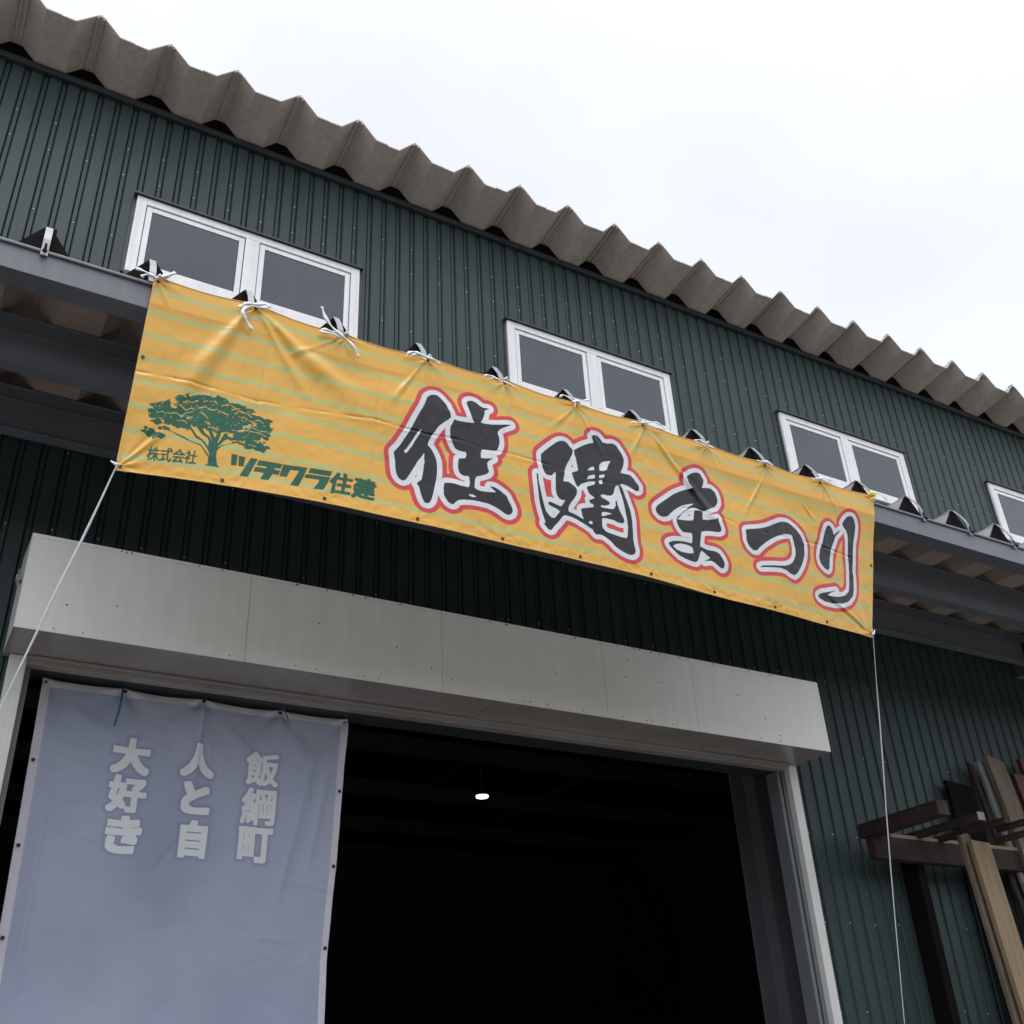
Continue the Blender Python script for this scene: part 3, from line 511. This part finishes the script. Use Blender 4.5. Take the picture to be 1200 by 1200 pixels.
# ---------------------------------------------------------------- yellow festival banner
W_ = D['W']; H_ = 1.074; INS = .022
P_ = Print(W_, H_, 640)
P_.rgb[:] = (.655, .362, .062)
yy, xx = np.mgrid[0:P_.h, 0:P_.w].astype(np.float32); U = xx / P_.ppm; V = yy / P_.ppm
st = np.abs(((V - .079 + .0655) % .131) - .0655)
P_.paint((.44, .425, .155), np.clip(.5 - (st - .0145) * P_.ppm, 0, 1) * (V > .03) * (V < 1.03))
ink = P_.blank()
for k, p in D['BL']: P_.poly(ink, p, bool(k))
sd = P_.sd(ink, .075)
P_.paint((.52, .042, .050), P_.edge(sd, .058)); P_.paint((.60, .63, .66), P_.edge(sd, .031)); P_.paint((.006, .0055, .009), P_.edge(sd, 0))
gr = P_.blank()
for cx_, cy_, rx, ry in D['CR']:                       # crown clumps with ragged edges
    x0, x1, y0, y1 = [int(q / 1000 * P_.ppm) for q in (cx_ - 1.4 * rx, cx_ + 1.4 * rx, cy_ - 1.5 * ry, cy_ + 1.5 * ry)]
    a = U[y0:y1, x0:x1]; b = V[y0:y1, x0:x1]
    e = np.hypot((a * 1000 - cx_) / rx, (b * 1000 - cy_) / ry) + .75 * fbm(a * 60, b * 85, 3, 3)
    gr[y0:y1, x0:x1] |= e < 1.12
for q in D['SQ']:                                      # light gaps drawn through the crown
    for (ax_, ay_), (bx_, by_) in zip(q, q[1:]):
        x0, x1, y0, y1 = [int(t / 1000 * P_.ppm) for t in (min(ax_, bx_) - 12, max(ax_, bx_) + 12, min(ay_, by_) - 12, max(ay_, by_) + 12)]
        a = U[y0:y1, x0:x1] * 1000; b = V[y0:y1, x0:x1] * 1000; dx, dy = bx_ - ax_, by_ - ay_
        t = np.clip(((a - ax_) * dx + (b - ay_) * dy) / (dx * dx + dy * dy + 1e-6), 0, 1)
        dd = np.hypot(a - ax_ - t * dx, b - ay_ - t * dy) + 3.2 * fbm(a / 7, b / 7, 9, 2)
        gr[y0:y1, x0:x1] &= ~(dd < 1.9)
x0, x1, y0, y1 = [int(t * P_.ppm) for t in (.1, .62, .62, .98)]
speck = fbm(U[y0:y1, x0:x1] * 110, V[y0:y1, x0:x1] * 150, 21, 2) > .45
gr[y0:y1, x0:x1] &= ~speck
kana = P_.blank()
for i, p in enumerate(D['GR']): P_.poly(kana if i < 9 else gr, p, True, 0 if i < 9 else 1)
gr |= box_grow(kana, 1)
bold = P_.blank()
for key, ch in (('sumi', '住'), ('ken', '建')):
    o_, a_, b_ = [np.array(q, float) for q in D['GB'][key]]
    stamp(P_, bold, ch, o_ + (4, -4), (a_ - o_) * .93, (b_ - o_) * .93)
x0, x1, y0, y1 = [int(t * P_.ppm) for t in (.95, 1.35, .8, 1.06)]
gr[y0:y1, x0:x1] |= box_grow(bold[y0:y1, x0:x1], 3)
thin = P_.blank(); o_, a_, b_ = [np.array(q, float) for q in D['GB']['kabu']]
for i, ch in enumerate('株式会社'):
    stamp(P_, thin, ch, o_ + (a_ - o_) * (i * .252), (a_ - o_) * .235, (b_ - o_))
gr |= box_grow(thin, 1)
k5 = np.pad(gr.astype(np.float32), 1); ga = (k5[1:-1, 1:-1] * 4 + k5[:-2, 1:-1] + k5[2:, 1:-1] + k5[1:-1, :-2] + k5[1:-1, 2:]) / 8
P_.paint((.002, .082, .042), np.clip(ga, 0, 1))
ban_img = P_.image('festival_banner_print')

def print_mat(name, img, rough, trans=0, wr=.3, bs=30, sheen=0):
    m = bpy.data.materials.new(name); m.use_nodes = True; t = m.node_tree; n = t.nodes; b = n['Principled BSDF']
    uv = n.new('ShaderNodeUVMap'); tx = n.new('ShaderNodeTexImage'); tx.image = img; tx.extension = 'EXTEND'
    t.links.new(uv.outputs[0], tx.inputs[0])
    geo = n.new('ShaderNodeNewGeometry'); nz = n.new('ShaderNodeTexNoise'); nz.inputs['Scale'].default_value = 2.2; nz.inputs['Detail'].default_value = 6
    t.links.new(geo.outputs['Position'], nz.inputs['Vector'])
    mr = n.new('ShaderNodeMapRange'); mr.inputs['To Min'].default_value = .90; mr.inputs['To Max'].default_value = 1.06; t.links.new(nz.outputs['Fac'], mr.inputs[0])
    mx = n.new('ShaderNodeMix'); mx.data_type = 'RGBA'; mx.blend_type = 'MULTIPLY'; mx.inputs[0].default_value = 1
    t.links.new(tx.outputs[0], mx.inputs[6]); t.links.new(mr.outputs[0], mx.inputs[7]); t.links.new(mx.outputs[2], b.inputs['Base Color'])
    b.inputs['Roughness'].default_value = rough; b.inputs['Specular IOR Level'].default_value = .36
    n2 = n.new('ShaderNodeTexNoise'); n2.inputs['Scale'].default_value = bs; n2.inputs['Detail'].default_value = 5; n2.inputs['Distortion'].default_value = .8
    t.links.new(geo.outputs['Position'], n2.inputs['Vector'])
    bp = n.new('ShaderNodeBump'); bp.inputs['Strength'].default_value = wr; bp.inputs['Distance'].default_value = .004
    t.links.new(n2.outputs['Fac'], bp.inputs['Height']); t.links.new(bp.outputs[0], b.inputs['Normal'])
    if trans:
        tr_ = n.new('ShaderNodeBsdfTranslucent'); ms = n.new('ShaderNodeMixShader'); ms.inputs[0].default_value = trans
        t.links.new(mx.outputs[2], tr_.inputs[0]); t.links.new(b.outputs[0], ms.inputs[1]); t.links.new(tr_.outputs[0], ms.inputs[2])
        t.links.new(ms.outputs[0], n['Material Output'].inputs[0])
    return m
BT = np.array(D['T']); BB = np.array(D['B'])
def spline(A, s):
    i = np.clip(np.floor(s).astype(int), 0, 9); f = (s - i)[..., None]
    def g(j):
        r = A[np.clip(j, 0, 10)]; r = np.where((j < 0)[..., None], 2 * A[0] - A[1], r); return np.where((j > 10)[..., None], 2 * A[10] - A[9], r)
    a, b, c, d = g(i - 1), g(i), g(i + 1), g(i + 2)
    return .5 * (2 * b + (c - a) * f + (2 * a - 5 * b + 4 * c - d) * f * f + (3 * b - 3 * c + d - a) * f ** 3)
def seg(u, v, a, b):
    dx, dy = b[0] - a[0], b[1] - a[1]; L2 = dx * dx + dy * dy
    t = ((u - a[0]) * dx + (v - a[1]) * dy) / L2; tc = np.clip(t, 0, 1)
    return np.hypot(u - a[0] - tc * dx, v - a[1] - tc * dy), t, ((u - a[0]) * dy - (v - a[1]) * dx) / math.sqrt(L2)
def banner_points(u, v):
    s = (u - INS) / (W_ - 2 * INS) * 10; t = ((v - INS) / (H_ - 2 * INS))[..., None]
    P = spline(BT, s) * (1 - t) + spline(BB, s) * t
    fr = s - np.floor(s); sg = np.where((s > 0) & (s < 10), np.sin(math.pi * fr) ** 2, 0)
    P[..., 2] -= .010 * sg * np.exp(-v / .10)                       # slight sag of the top edge between ties
    d = np.zeros_like(u)
    d += .013 * sg * np.exp(-v / .16) - .009 * (1 - sg) * np.exp(-v / .12)
    # soft billows over the whole sheet
    d += (.020 * fbm(u * 1.5 + 3, v * 1.6 + 1, 5, 2) - .008) * np.clip(v * 3, 0, 1) + .0050 * fbm(u * 5, v * 6, 15, 3) + .0012 * fbm(u * 26, v * 30, 25, 2)
    # folds running out of the tie points
    amp = {0: (.015, .055), 1: (.021, .065), 2: (.014, .030), 7: (.018, .030), 9: (.010, .012), 10: (.008, .012), 11: (.010, .014)}
    for i, (a, b) in enumerate(D['F']):
        a = (a[0] / 1000, a[1] / 1000); b = (b[0] / 1000, b[1] / 1000)
        dd, tt, sx = seg(u, v, a, b); A, w0 = amp.get(i, (.008, .016))
        w_ = w0 * (.35 + np.clip(tt, 0, 1.4)); fall = np.clip(tt * 6, 0, 1) * (1 - np.clip((tt - .55) / .6, 0, 1)) ** 2
        d -= A * fall * np.exp(-(sx / w_) ** 2) * (tt > -.05) * (tt < 1.15)
        d += A * .35 * fall * np.exp(-((sx - 1.7 * w_) / w_) ** 2)
    for k in range(11):                                             # fine gathers round every eyelet
        uk = INS + (W_ - 2 * INS) * k / 10; r = np.hypot(u - uk, v - .02); th = np.arctan2(u - uk, v - .02)
        d += .0045 * np.exp(-r / .13) * np.cos(th * (7 + k % 3) + k) * np.clip(r / .03, 0, 1)
        r = np.hypot(u - uk, v - H_ + .02); th = np.arctan2(u - uk, H_ - v - .02)
        d += (.005 if k in (0, 10) else .0010) * np.exp(-r / .12) * np.cos(th * 8 + k) * np.clip(r / .03, 0, 1)
    rc = random.Random(5)
    for _ in range(46):                                             # small stray creases
        a = (rc.uniform(.1, W_ - .1), rc.uniform(.06, .98)); g_a = rc.uniform(-.9, .9) + rc.choice((0, 1.3)); L = rc.uniform(.05, .20)
        dd, tt, sx = seg(u, v, a, (a[0] + L * math.cos(g_a), a[1] + L * math.sin(g_a))); A = rc.uniform(-.0018, .0022); wq = rc.uniform(.006, .014)
        d += A * np.exp(-(sx / wq) ** 2) * np.clip(1 - (2 * tt - 1) ** 2, 0, 1)
    # the crease where the banner had been folded in half, sharp and wandering
    for q in D['crease']:
        q = [(a / 1000, b / 1000) for a, b in q]
        wob = .004 * fbm(u * 30, u * 0 + .5, 31, 2)
        for a, b in zip(q, q[1:]):
            dd, tt, sx = seg(u, v + wob, a, b)
            ok = (tt >= -.02) & (tt <= 1.02)
            d += ok * (.6 + 1.6 * fbm(u * 9, u * 0 + 7.5, 33, 2)) * (.0034 * np.exp(-(sx / .0065) ** 2) - .0014 * np.exp(-((sx + .016) / .012) ** 2))
    mid = .43; d += .0016 * np.exp(-((v - mid) / .07) ** 2) * fbm(u * 40, v * 6, 41, 2) * 2
    for uq in (.62, 1.24, 1.86, 2.49, 3.11, 3.73, 4.35):            # faint upright fold marks
        d += .0016 * np.exp(-((u - uq) / .006) ** 2)
    d += .0024 * np.exp(-((v - H_ + .035) / .022) ** 2) * fbm(u * 34, v * 20, 51, 2) * 2   # puckered hem
    lim_ = -.004 - (P[..., 1] - 4.235) + np.clip(v - .16, 0, 1) * .22                  # the gutter stands right behind the top
    d = lim_ - .006 * np.logaddexp(0, (lim_ - d) / .006)
    P[..., 1] += d
    P[..., 2] += d * .15
    return P
ban = empty('festival_banner', (3.0, 4.235, 3.2 + EYE), 'long yellow festival banner with bold black red-edged Japanese lettering and green tree logo', 'banner')
NU, NV = 900, 190
uu, vv = np.meshgrid(np.linspace(0, W_, NU), np.linspace(0, H_, NV)); PP = banner_points(uu, vv); PP[..., 2] += EYE
me = bpy.data.meshes.new('banner_sheet'); nv = NU * NV; nf = (NU - 1) * (NV - 1)
me.vertices.add(nv); me.vertices.foreach_set('co', PP.reshape(-1).astype(np.float32))
ii = (np.arange(NV - 1)[:, None] * NU + np.arange(NU - 1)[None, :]).ravel(); quads = np.stack([ii, ii + NU, ii + NU + 1, ii + 1], 1)
me.loops.add(nf * 4); me.loops.foreach_set('vertex_index', quads.ravel().astype(np.int32))
me.polygons.add(nf); me.polygons.foreach_set('loop_start', (np.arange(nf) * 4).astype(np.int32)); me.update(calc_edges=True)
uvl = me.uv_layers.new(name='UVMap'); uvs = np.stack([uu.ravel() / W_, 1 - vv.ravel() / H_], 1)[quads.ravel()]; uvl.data.foreach_set('uv', uvs.astype(np.float32).ravel())
me.polygons.foreach_set('use_smooth', [True] * nf); me.materials.append(print_mat('banner_vinyl', ban_img, .30, trans=.05, wr=.16, bs=22)); me.validate()
o = bpy.data.objects.new('banner_sheet', me); COL.objects.link(o); put(o, ban)
hm = MB()                                                            # rolled hem along the edges
for vq in (0.0, H_):
    us = np.linspace(0, W_, 300); pt = banner_points(us, np.full(300, vq)); hm.tube([(p[0], p[1], p[2] + EYE) for p in pt], .0032, 5)
hem = hm.build('hem', mat('banner_hem', (.79, .46, .13), .4), ban, smooth=True)
def eyelet(x, y, z, parent, r=.0092):
    e = MB(); e.tube([(x, y - .004, z), (x, y - .0015, z)], r, 10); return e.build('eyelet', M['brass'], parent)
eu = [(INS + (W_ - 2 * INS) * k / 10, v) for k in range(11) for v in (INS, H_ - INS)] + [(INS, .47), (W_ - INS, .55)]
for u_, v_ in eu:
    p = banner_points(np.array([u_]), np.array([v_]))[0]; eyelet(p[0], p[1], p[2] + EYE, ban)

# ---------------------------------------------------------------- twine ties along the top edge
TL = ['short white twine bow at the left upper corner of the yellow banner', 'white twine bow with a drooping tail, in front of the left window post',
      'white twine tie with the longest tail standing up, right end of the first window', 'white twine bow on bare green wall, nearest right of the first window',
      'white twine bow just left of the second window frame', 'white twine bow with its tail raised across the second window post',
      'white twine tie with a wide looping end at right half of second window', 'small white twine bow just right of the second window',
      'small white twine knot just left of the third window', 'white twine knot below the left pane of the third window', 'yellow twine tie at the right upper corner of the banner']
for k, ls in enumerate(TIES):
    u_ = INS + (W_ - 2 * INS) * k / 10; p = banner_points(np.array([u_]), np.array([INS]))[0]
    t = empty('twine_tie', (float(p[0]), float(p[1]), float(p[2]) + EYE), TL[k], 'twine', 'ties holding the yellow banner to the canopy straps')
    for j, l in enumerate(ls):
        pts = chain = np.array(l, float)
        for _ in range(2):
            q = np.empty((2 * len(pts) - 2, 2)); q[0::2] = pts[:-1] * .75 + pts[1:] * .25; q[1::2] = pts[:-1] * .25 + pts[1:] * .75; pts = np.vstack([pts[:1], q, pts[-1:]])
        n_ = len(pts); wid = .0105 if (k in (0, 1, 2, 3) ) else .0075
        if (k, j) in ((1, 1), (2, 0)): wid = .0125
        s_ = MB(); s_.tube([(x, 4.205 - .012 * math.sin(math.pi * i / (n_ - 1)) + .003 * j, z + EYE) for i, (x, z) in enumerate(pts)],
                           [wid * (.75 + .35 * math.sin(i * .9 + k + j)) for i in range(n_)], 4, flat=.28)
        s_.build('twine_end', M['twine_y'] if k == 10 else M['twine'], t, smooth=True)
    kn = MB(); kn.tube([(p[0] - .012, 4.212, p[2] + .012 + EYE), (p[0], 4.200, p[2] + .018 + EYE), (p[0] + .014, 4.210, p[2] + .014 + EYE)], [.007, .011, .007], 6)
    kn.build('knot', M['twine_y'] if k == 10 else M['twine'], t, smooth=True)

def rope(name, label, pts, wids, corner):
    s_ = MB(); P3 = np.array(pts, float)
    for _ in range(2):
        q = np.empty((2 * len(P3) - 2, 3)); q[0::2] = P3[:-1] * .75 + P3[1:] * .25; q[1::2] = P3[:-1] * .25 + P3[1:] * .75; P3 = np.vstack([P3[:1], q, P3[-1:]])
    tt = np.linspace(0, 1, len(P3)); ws = np.interp(tt, np.linspace(0, 1, len(wids)), wids)
    s_.tube([(a, b, c + EYE) for a, b, c in P3], list(ws), 6, flat=.25)
    o = empty(name, (pts[0][0], pts[0][1], pts[0][2] + EYE), label, 'twine', 'twines tying down the lower corners of the yellow banner')
    s_.build('strand', M['twine'], o, smooth=True)
    kn = MB(); kn.tube([(c[0], c[1], c[2] + EYE) for c in corner], [.004, .009, .006, .004][:len(corner)], 5, flat=.5); kn.build('knot', M['twine'], o, smooth=True)
def rp(xr, zr, y): return (xr * y, y, zr * y)
rope('guy_twine', 'flat white twine slanting down from the lower left corner of the banner',
     [rp(.1212, .6194, 4.295), rp(.1027, .5331, 4.40), rp(.0844, .4588, 4.50), rp(.0772, .4246, 4.56), rp(.0588, .3444, 4.68), rp(.0377, .2448, 4.85), rp(.0255, .183, 4.95), rp(-.02, -.02, 5.25)],
     [.0025, .0045, .0062, .006, .005, .0030, .0018, .0018, .002, .003], [rp(.1145, .623, 4.29), rp(.1200, .6200, 4.285), rp(.1250, .6215, 4.288)])
rope('guy_twine', 'thin white twine hanging almost straight down from the lower right corner of the banner',
     [rp(1.225, .6236, 4.345), rp(1.2071, .5415, 4.48), rp(1.1889, .4492, 4.64), rp(1.1549, .2937, 4.95), rp(1.1162, .0892, 5.2), rp(1.09, -.05, 5.35)],
     [.003, .003, .0038, .0065, .0075, .006, .0042, .003, .0035, .004], [rp(1.2310, .6300, 4.34), rp(1.2262, .6225, 4.337), rp(1.2215, .6215, 4.34)])

# ---------------------------------------------------------------- blue grey banner inside the entrance
BX0, BX1, BZ1, BH = .532, 2.322, 2.262, 2.35; BW = BX1 - BX0; BY = 5.985
Q = Print(BW, BH, 560); yy, xx = np.mgrid[0:Q.h, 0:Q.w].astype(np.float32); U = xx / Q.ppm; V = yy / Q.ppm
Q.rgb[:] = (.37, .415, .57)
cl_ = np.clip(.5 + 1.3 * fbm(U * 1.3 + 4, V * 1.1, 61, 4), 0, 1); Q.paint((.49, .525, .68), cl_ * .8)      # soft printed clouds
tx = Q.blank()
def put_char(ch, cx_, cz_, w, h, bold_):
    m = Q.blank(); stamp(Q, m, ch, ((cx_ - w / 2 - BX0) * 1000, (BZ1 - cz_ + h / 2) * 1000), (w * 1000, 0), (0, -h * 1000))
    x0, x1, y0, y1 = [max(int(t * Q.ppm), 0) for t in (cx_ - .16 - BX0, cx_ + .16 - BX0, BZ1 - cz_ - .16, BZ1 - cz_ + .16)]
    tx[y0:y1, x0:x1] |= box_grow(m[y0:y1, x0:x1], int(round(bold_ * Q.ppm)))
for ch, cx_, cz_, w, h, b_ in (('飯', 1.807, 1.890, .192, .190, .0055), ('綱', 1.803, 1.672, .196, .200, .0046), ('町', 1.803, 1.455, .186, .180, .0090),
                          ('人', 1.424, 1.898, .172, .170, .0110), ('と', 1.432, 1.684, .142, .160, .0110), ('自', 1.440, 1.460, .135, .180, .0100),
                          ('大', 1.051, 1.882, .188, .180, .0115), ('好', 1.054, 1.672, .190, .182, .0095), ('き', 1.061, 1.455, .168, .178, .0105)):
    put_char(ch, cx_, cz_, w, h, b_)
sdq = Q.dist(tx, .06); Q.paint((.22, .25, .47), np.exp(-(sdq / .016) ** 2) * .55); Q.paint((.88, .91, .94), Q.edge(sdq, .0012))
bord = np.minimum.reduce([U, BW - U, V, BH - V]); Q.paint((.74, .71, .80), np.clip((.047 - bord) / .004, 0, 1))
bl_img = Q.image('blue_banner_print')
blue = empty('vertical_banner', (1.43, BY, BZ1 + EYE), 'pale blue banner with upright white Japanese characters hung in the dark entrance', 'banner')
NU, NV = 330, 420
uu, vv = np.meshgrid(np.linspace(0, BW, NU), np.linspace(0, BH, NV))
def blue_pts(u, v):
    d = .028 * fbm(u * 1.6, v * 1.4, 71, 3) + .0085 * fbm(u * 6, v * 7, 75, 3) - .0022 * np.abs(fbm(u * 5, v * 11, 79, 3)) ** .5
    x = BX0 + u; z = BZ1 - v + EYE
    x = x + np.where(v > 0, .018 * (v / BH), 0) * (1 - u / BW) * 2 - .055 * (v / 1.0).clip(0, 1.4) * (u / BW) ** 3
    hk = [.006, .435, .885, 1.35, BW - .006]
    for a in hk:
        r = np.hypot(u - a, v); th = np.arctan2(u - a, v); d -= .016 * np.exp(-r / .22) * np.cos(th * 5) * np.clip(r / .04, 0, 1)
    for a, b in zip(hk, hk[1:]):
        f = np.clip((u - a) / (b - a), 0, 1); s_ = np.sin(math.pi * f) * ((u >= a) & (u <= b)); z = z - .014 * s_ * np.exp(-v / .05); d += .020 * s_ * np.exp(-((v - .12) / .11) ** 2)
    for a, b, A, w_ in (((.885, .02), (.60, .33), .020, .05), ((.885, .02), (.88, .50), .014, .016), ((.885, .02), (1.2, .30), .014, .05), ((1.35, .02), (1.55, .3), .012, .05),
                       ((.10, .12), (.44, .32), .016, .05), ((1.60, .20), (1.42, 1.1), .022, .040), ((1.72, .1), (1.60, .9), .014, .03), ((.06, .40), (.45, .47), .005, .012), ((.05, .62), (.5, .66), .004, .012), ((.1, .8), (.5, .86), .004, .012), ((.12, .55), (.11, 1.5), .010, .02)):
        dd, tt, sx = seg(u, v, a, b); fall = np.clip(tt * 5, 0, 1) * np.clip((1.2 - tt) * 2.5, 0, 1); d -= A * fall * np.exp(-(sx / w_) ** 2)
    rc = random.Random(11)
    for _ in range(70):
        a = (rc.uniform(.05, BW - .05), rc.uniform(.1, 2.2)); g_a = rc.gauss(.1, .5) + (1.5 if rc.random() < .25 else 0); L = rc.uniform(.08, .45)
        dd, tt, sx = seg(u, v, a, (a[0] + L * math.cos(g_a), a[1] + L * math.sin(g_a))); A = rc.uniform(-.005, .006); wq = rc.uniform(.010, .028)
        d += A * np.exp(-(sx / wq) ** 2) * np.clip(1 - (2 * tt - 1) ** 2, 0, 1)
    d += .0012 * np.sin(v * 420) * np.exp(-(np.minimum(u, BW - u) / .03) ** 2)
    return np.stack([x, BY + d, z], -1)
PB = blue_pts(uu, vv)
me = bpy.data.meshes.new('banner_sheet'); nv = NU * NV; nf = (NU - 1) * (NV - 1)
me.vertices.add(nv); me.vertices.foreach_set('co', PB.reshape(-1).astype(np.float32))
ii = (np.arange(NV - 1)[:, None] * NU + np.arange(NU - 1)[None, :]).ravel(); quads = np.stack([ii, ii + NU, ii + NU + 1, ii + 1], 1)
me.loops.add(nf * 4); me.loops.foreach_set('vertex_index', quads.ravel().astype(np.int32))
me.polygons.add(nf); me.polygons.foreach_set('loop_start', (np.arange(nf) * 4).astype(np.int32)); me.update(calc_edges=True)
uvl = me.uv_layers.new(name='UVMap'); uvs = np.stack([uu.ravel() / BW, 1 - vv.ravel() / BH], 1)[quads.ravel()]; uvl.data.foreach_set('uv', uvs.astype(np.float32).ravel())
me.polygons.foreach_set('use_smooth', [True] * nf); me.materials.append(print_mat('banner_cloth', bl_img, .75, trans=.25, wr=.2, bs=45)); me.validate()
o = bpy.data.objects.new('banner_sheet', me); COL.objects.link(o); put(o, blue)
for u_, v_ in [(.02, .018), (.44, .02), (.885, .015), (1.35, .02), (BW - .02, .02), (.02, .46), (BW - .02, .46), (.02, .90), (BW - .02, .90), (.02, 1.34), (BW - .02, 1.34)]:
    p = blue_pts(np.array([u_]), np.array([v_]))[0]; eyelet(float(p[0]), float(p[1]) - .002, float(p[2]), blue, .0105)
for lab, pts, r in (('longer blue cord dangling over the pale blue banner, near its left end', [(.955, 5.955, 2.268), (.952, 5.950, 2.16), (.946, 5.950, 2.10), (.936, 5.955, 2.03)], .0058),
                 ('short blue cord end hanging over the pale blue banner, near its right end', [(1.878, 5.955, 2.25), (1.893, 5.948, 2.262), (1.905, 5.948, 2.23), (1.928, 5.95, 2.188)], .004)):
    c = MB(); c.tube([(a, b, z + EYE) for a, b, z in pts], r, 6, flat=.6); tag(c.build('cord', M['cord'], smooth=True), lab, 'cord', 'blue cords of the pale banner')

# ---------------------------------------------------------------- steel and timber stored against the wall on the right
def steel(name, label, X, z0, z1, w, ya, yb, m_, web=True):
    """short I-section lying square to the wall"""
    o = empty(name, (X, (ya + yb) / 2, z0 + EYE), label, 'steel beam', 'steel stubs jutting from the wall')
    b = MB(); t = min(.012, (z1 - z0) / 4)
    b.box(X - w / 2, X + w / 2, ya, yb, z0 + EYE, z0 + t + EYE); b.build('flange', m_, o, bevel=.002)
    b = MB(); b.box(X - w / 2, X + w / 2, ya, yb, z1 - t + EYE, z1 + EYE); b.build('flange', m_, o, bevel=.002)
    b = MB(); b.box(X - w / 2 + .004, X + w / 2 - .004, ya + .002, yb, z0 + t + EYE, z1 - t + EYE); b.build('web', m_, o)
    return o
steel('rusty_beam', 'widest rusty steel stub, leftmost of those jutting from the wall', 6.40, 1.775, 1.875, .12, 4.98, 5.74, M['rust'])
steel('rusty_beam', 'narrow dark steel stub with a pale tip, second from the left', 6.86, 1.790, 1.842, .06, 5.04, 5.74, M['rust'])
tpz = MB(); tpz.box(6.826, 6.894, 5.030, 5.0385, 1.787 + EYE, 1.845 + EYE); o = tpz.build('tip', M['wood_grey']); put(o, bpy.data.objects['rusty_beam.001'])
steel('rusty_beam', 'thin reddish steel stub, third from the left', 7.09, 1.775, 1.820, .05, 5.00, 5.74, M['rust'])
steel('rusty_beam', 'thin steel stub crossing in front of the brown leaning plank, upper one', 7.18, 1.752, 1.792, .05, 4.55, 5.16, M['rust'])
steel('rusty_beam', 'thin steel stub crossing in front of the brown leaning plank, lower one', 7.16, 1.672, 1.712, .05, 4.55, 5.18, M['rust'])
rl = empty('wall_rail', (7.8, 5.66, 1.6 + EYE), 'long dark steel rail running along the wall under the rusty stubs', 'rail')
b = MB(); b.box(6.36, 10.6, 5.62, 5.70, 1.612 + EYE, 1.772 + EYE); b.build('rail_web', M['rust'], rl, bevel=.004)
for xx in (6.9, 8.6, 10.3):
    b = MB(); b.box(xx - .04, xx + .04, 5.701, 5.86, .004, 1.75 + EYE); b.build('post', M['black'], rl)
def plank(label, X0_, X1_, zt, yt, yb, th, m_, lean=0, cut=0, zb=0.004):
    """leans on the wall: bottom further out than the top"""
    b = MB(); z1 = zt + EYE; N = 8
    for i in range(N):
        for_a = i / N; for_b = (i + 1) / N
    v = []
    ring = []
    for i in range(N + 1):
        t = i / N; z = zb + (z1 - zb) * t; y = yb + (yt - yb) * t; dx = lean * (1 - t) + .006 * math.sin(3 * t + X0_)
        dz = (cut if i == N else 0)
        base = len(b.v); b.v += [(X0_ + dx, y - th / 2, z), (X1_ + dx, y - th / 2, z - dz), (X1_ + dx, y + th / 2, z - dz), (X0_ + dx, y + th / 2, z)]; ring.append(base)
    for a_, c_ in zip(ring, ring[1:]):
        for k in range(4): b.f.append((a_ + k, a_ + (k + 1) % 4, c_ + (k + 1) % 4, c_ + k)); b.mi.append(0)
    b.f.append(tuple(ring[0] + k for k in (3, 2, 1, 0))); b.f.append(tuple(ring[-1] + k for k in range(4))); b.mi += [0, 0]
    return tag(b.build('plank', m_, bevel=.003), label, 'plank', 'planks stored upright against the wall')
plank('narrow grey weathered plank leaning on the wall, left of the wide brown one', 7.975, 8.055, 2.555, 5.76, 5.30, .03, M['wood_grey'], cut=.01)
plank('dark thin plank at the left edge of the leaning pair', 7.90, 7.955, 2.545, 5.79, 5.36, .03, M['rust'], cut=.02)
plank('widest brown plank leaning on the wall, taller than its neighbours', 8.02, 8.235, 2.600, 5.70, 5.24, .045, M['wood'], cut=.045)
plank('short pale plank standing behind its twin, just right of the stubs', 6.985, 7.100, 1.760, 5.36, 5.20, .035, M['wood'], cut=-.03)
plank('shortest pale plank with a clean sawn top, front one of the lower pair', 7.010, 7.215, 1.715, 5.30, 5.12, .04, M['wood_pale'], cut=.012)
plank('dark red painted board at the right end of the leaning timber', 8.36, 8.50, 2.475, 5.72, 5.30, .04, M['red'], cut=.0)
plank('tall dark red board furthest right in the leaning timber', 8.53, 8.80, 2.63, 5.74, 5.30, .04, M['red'], cut=-.05)
plank('black board standing in for the shadow beside the leaning timber', 7.56, 7.86, 2.36, 5.80, 5.70, .03, M['black'], cut=.03)  # added black board that stands for the shadow left of the planks
for lab, a, b_, z, y in (('short orange-brown offcut on the steel rail, left one', 6.55, 7.30, 1.774, 5.655), ('pale offcut on the steel rail between the rusty stubs', 7.34, 8.2, 1.774, 5.66)):
    q = MB(); q.box(a, b_, y - .034, y + .034, z + EYE, z + .028 + EYE); tag(q.build('offcut', M['wood_pale'], bevel=.003), lab, 'offcut', 'offcuts on the rail')
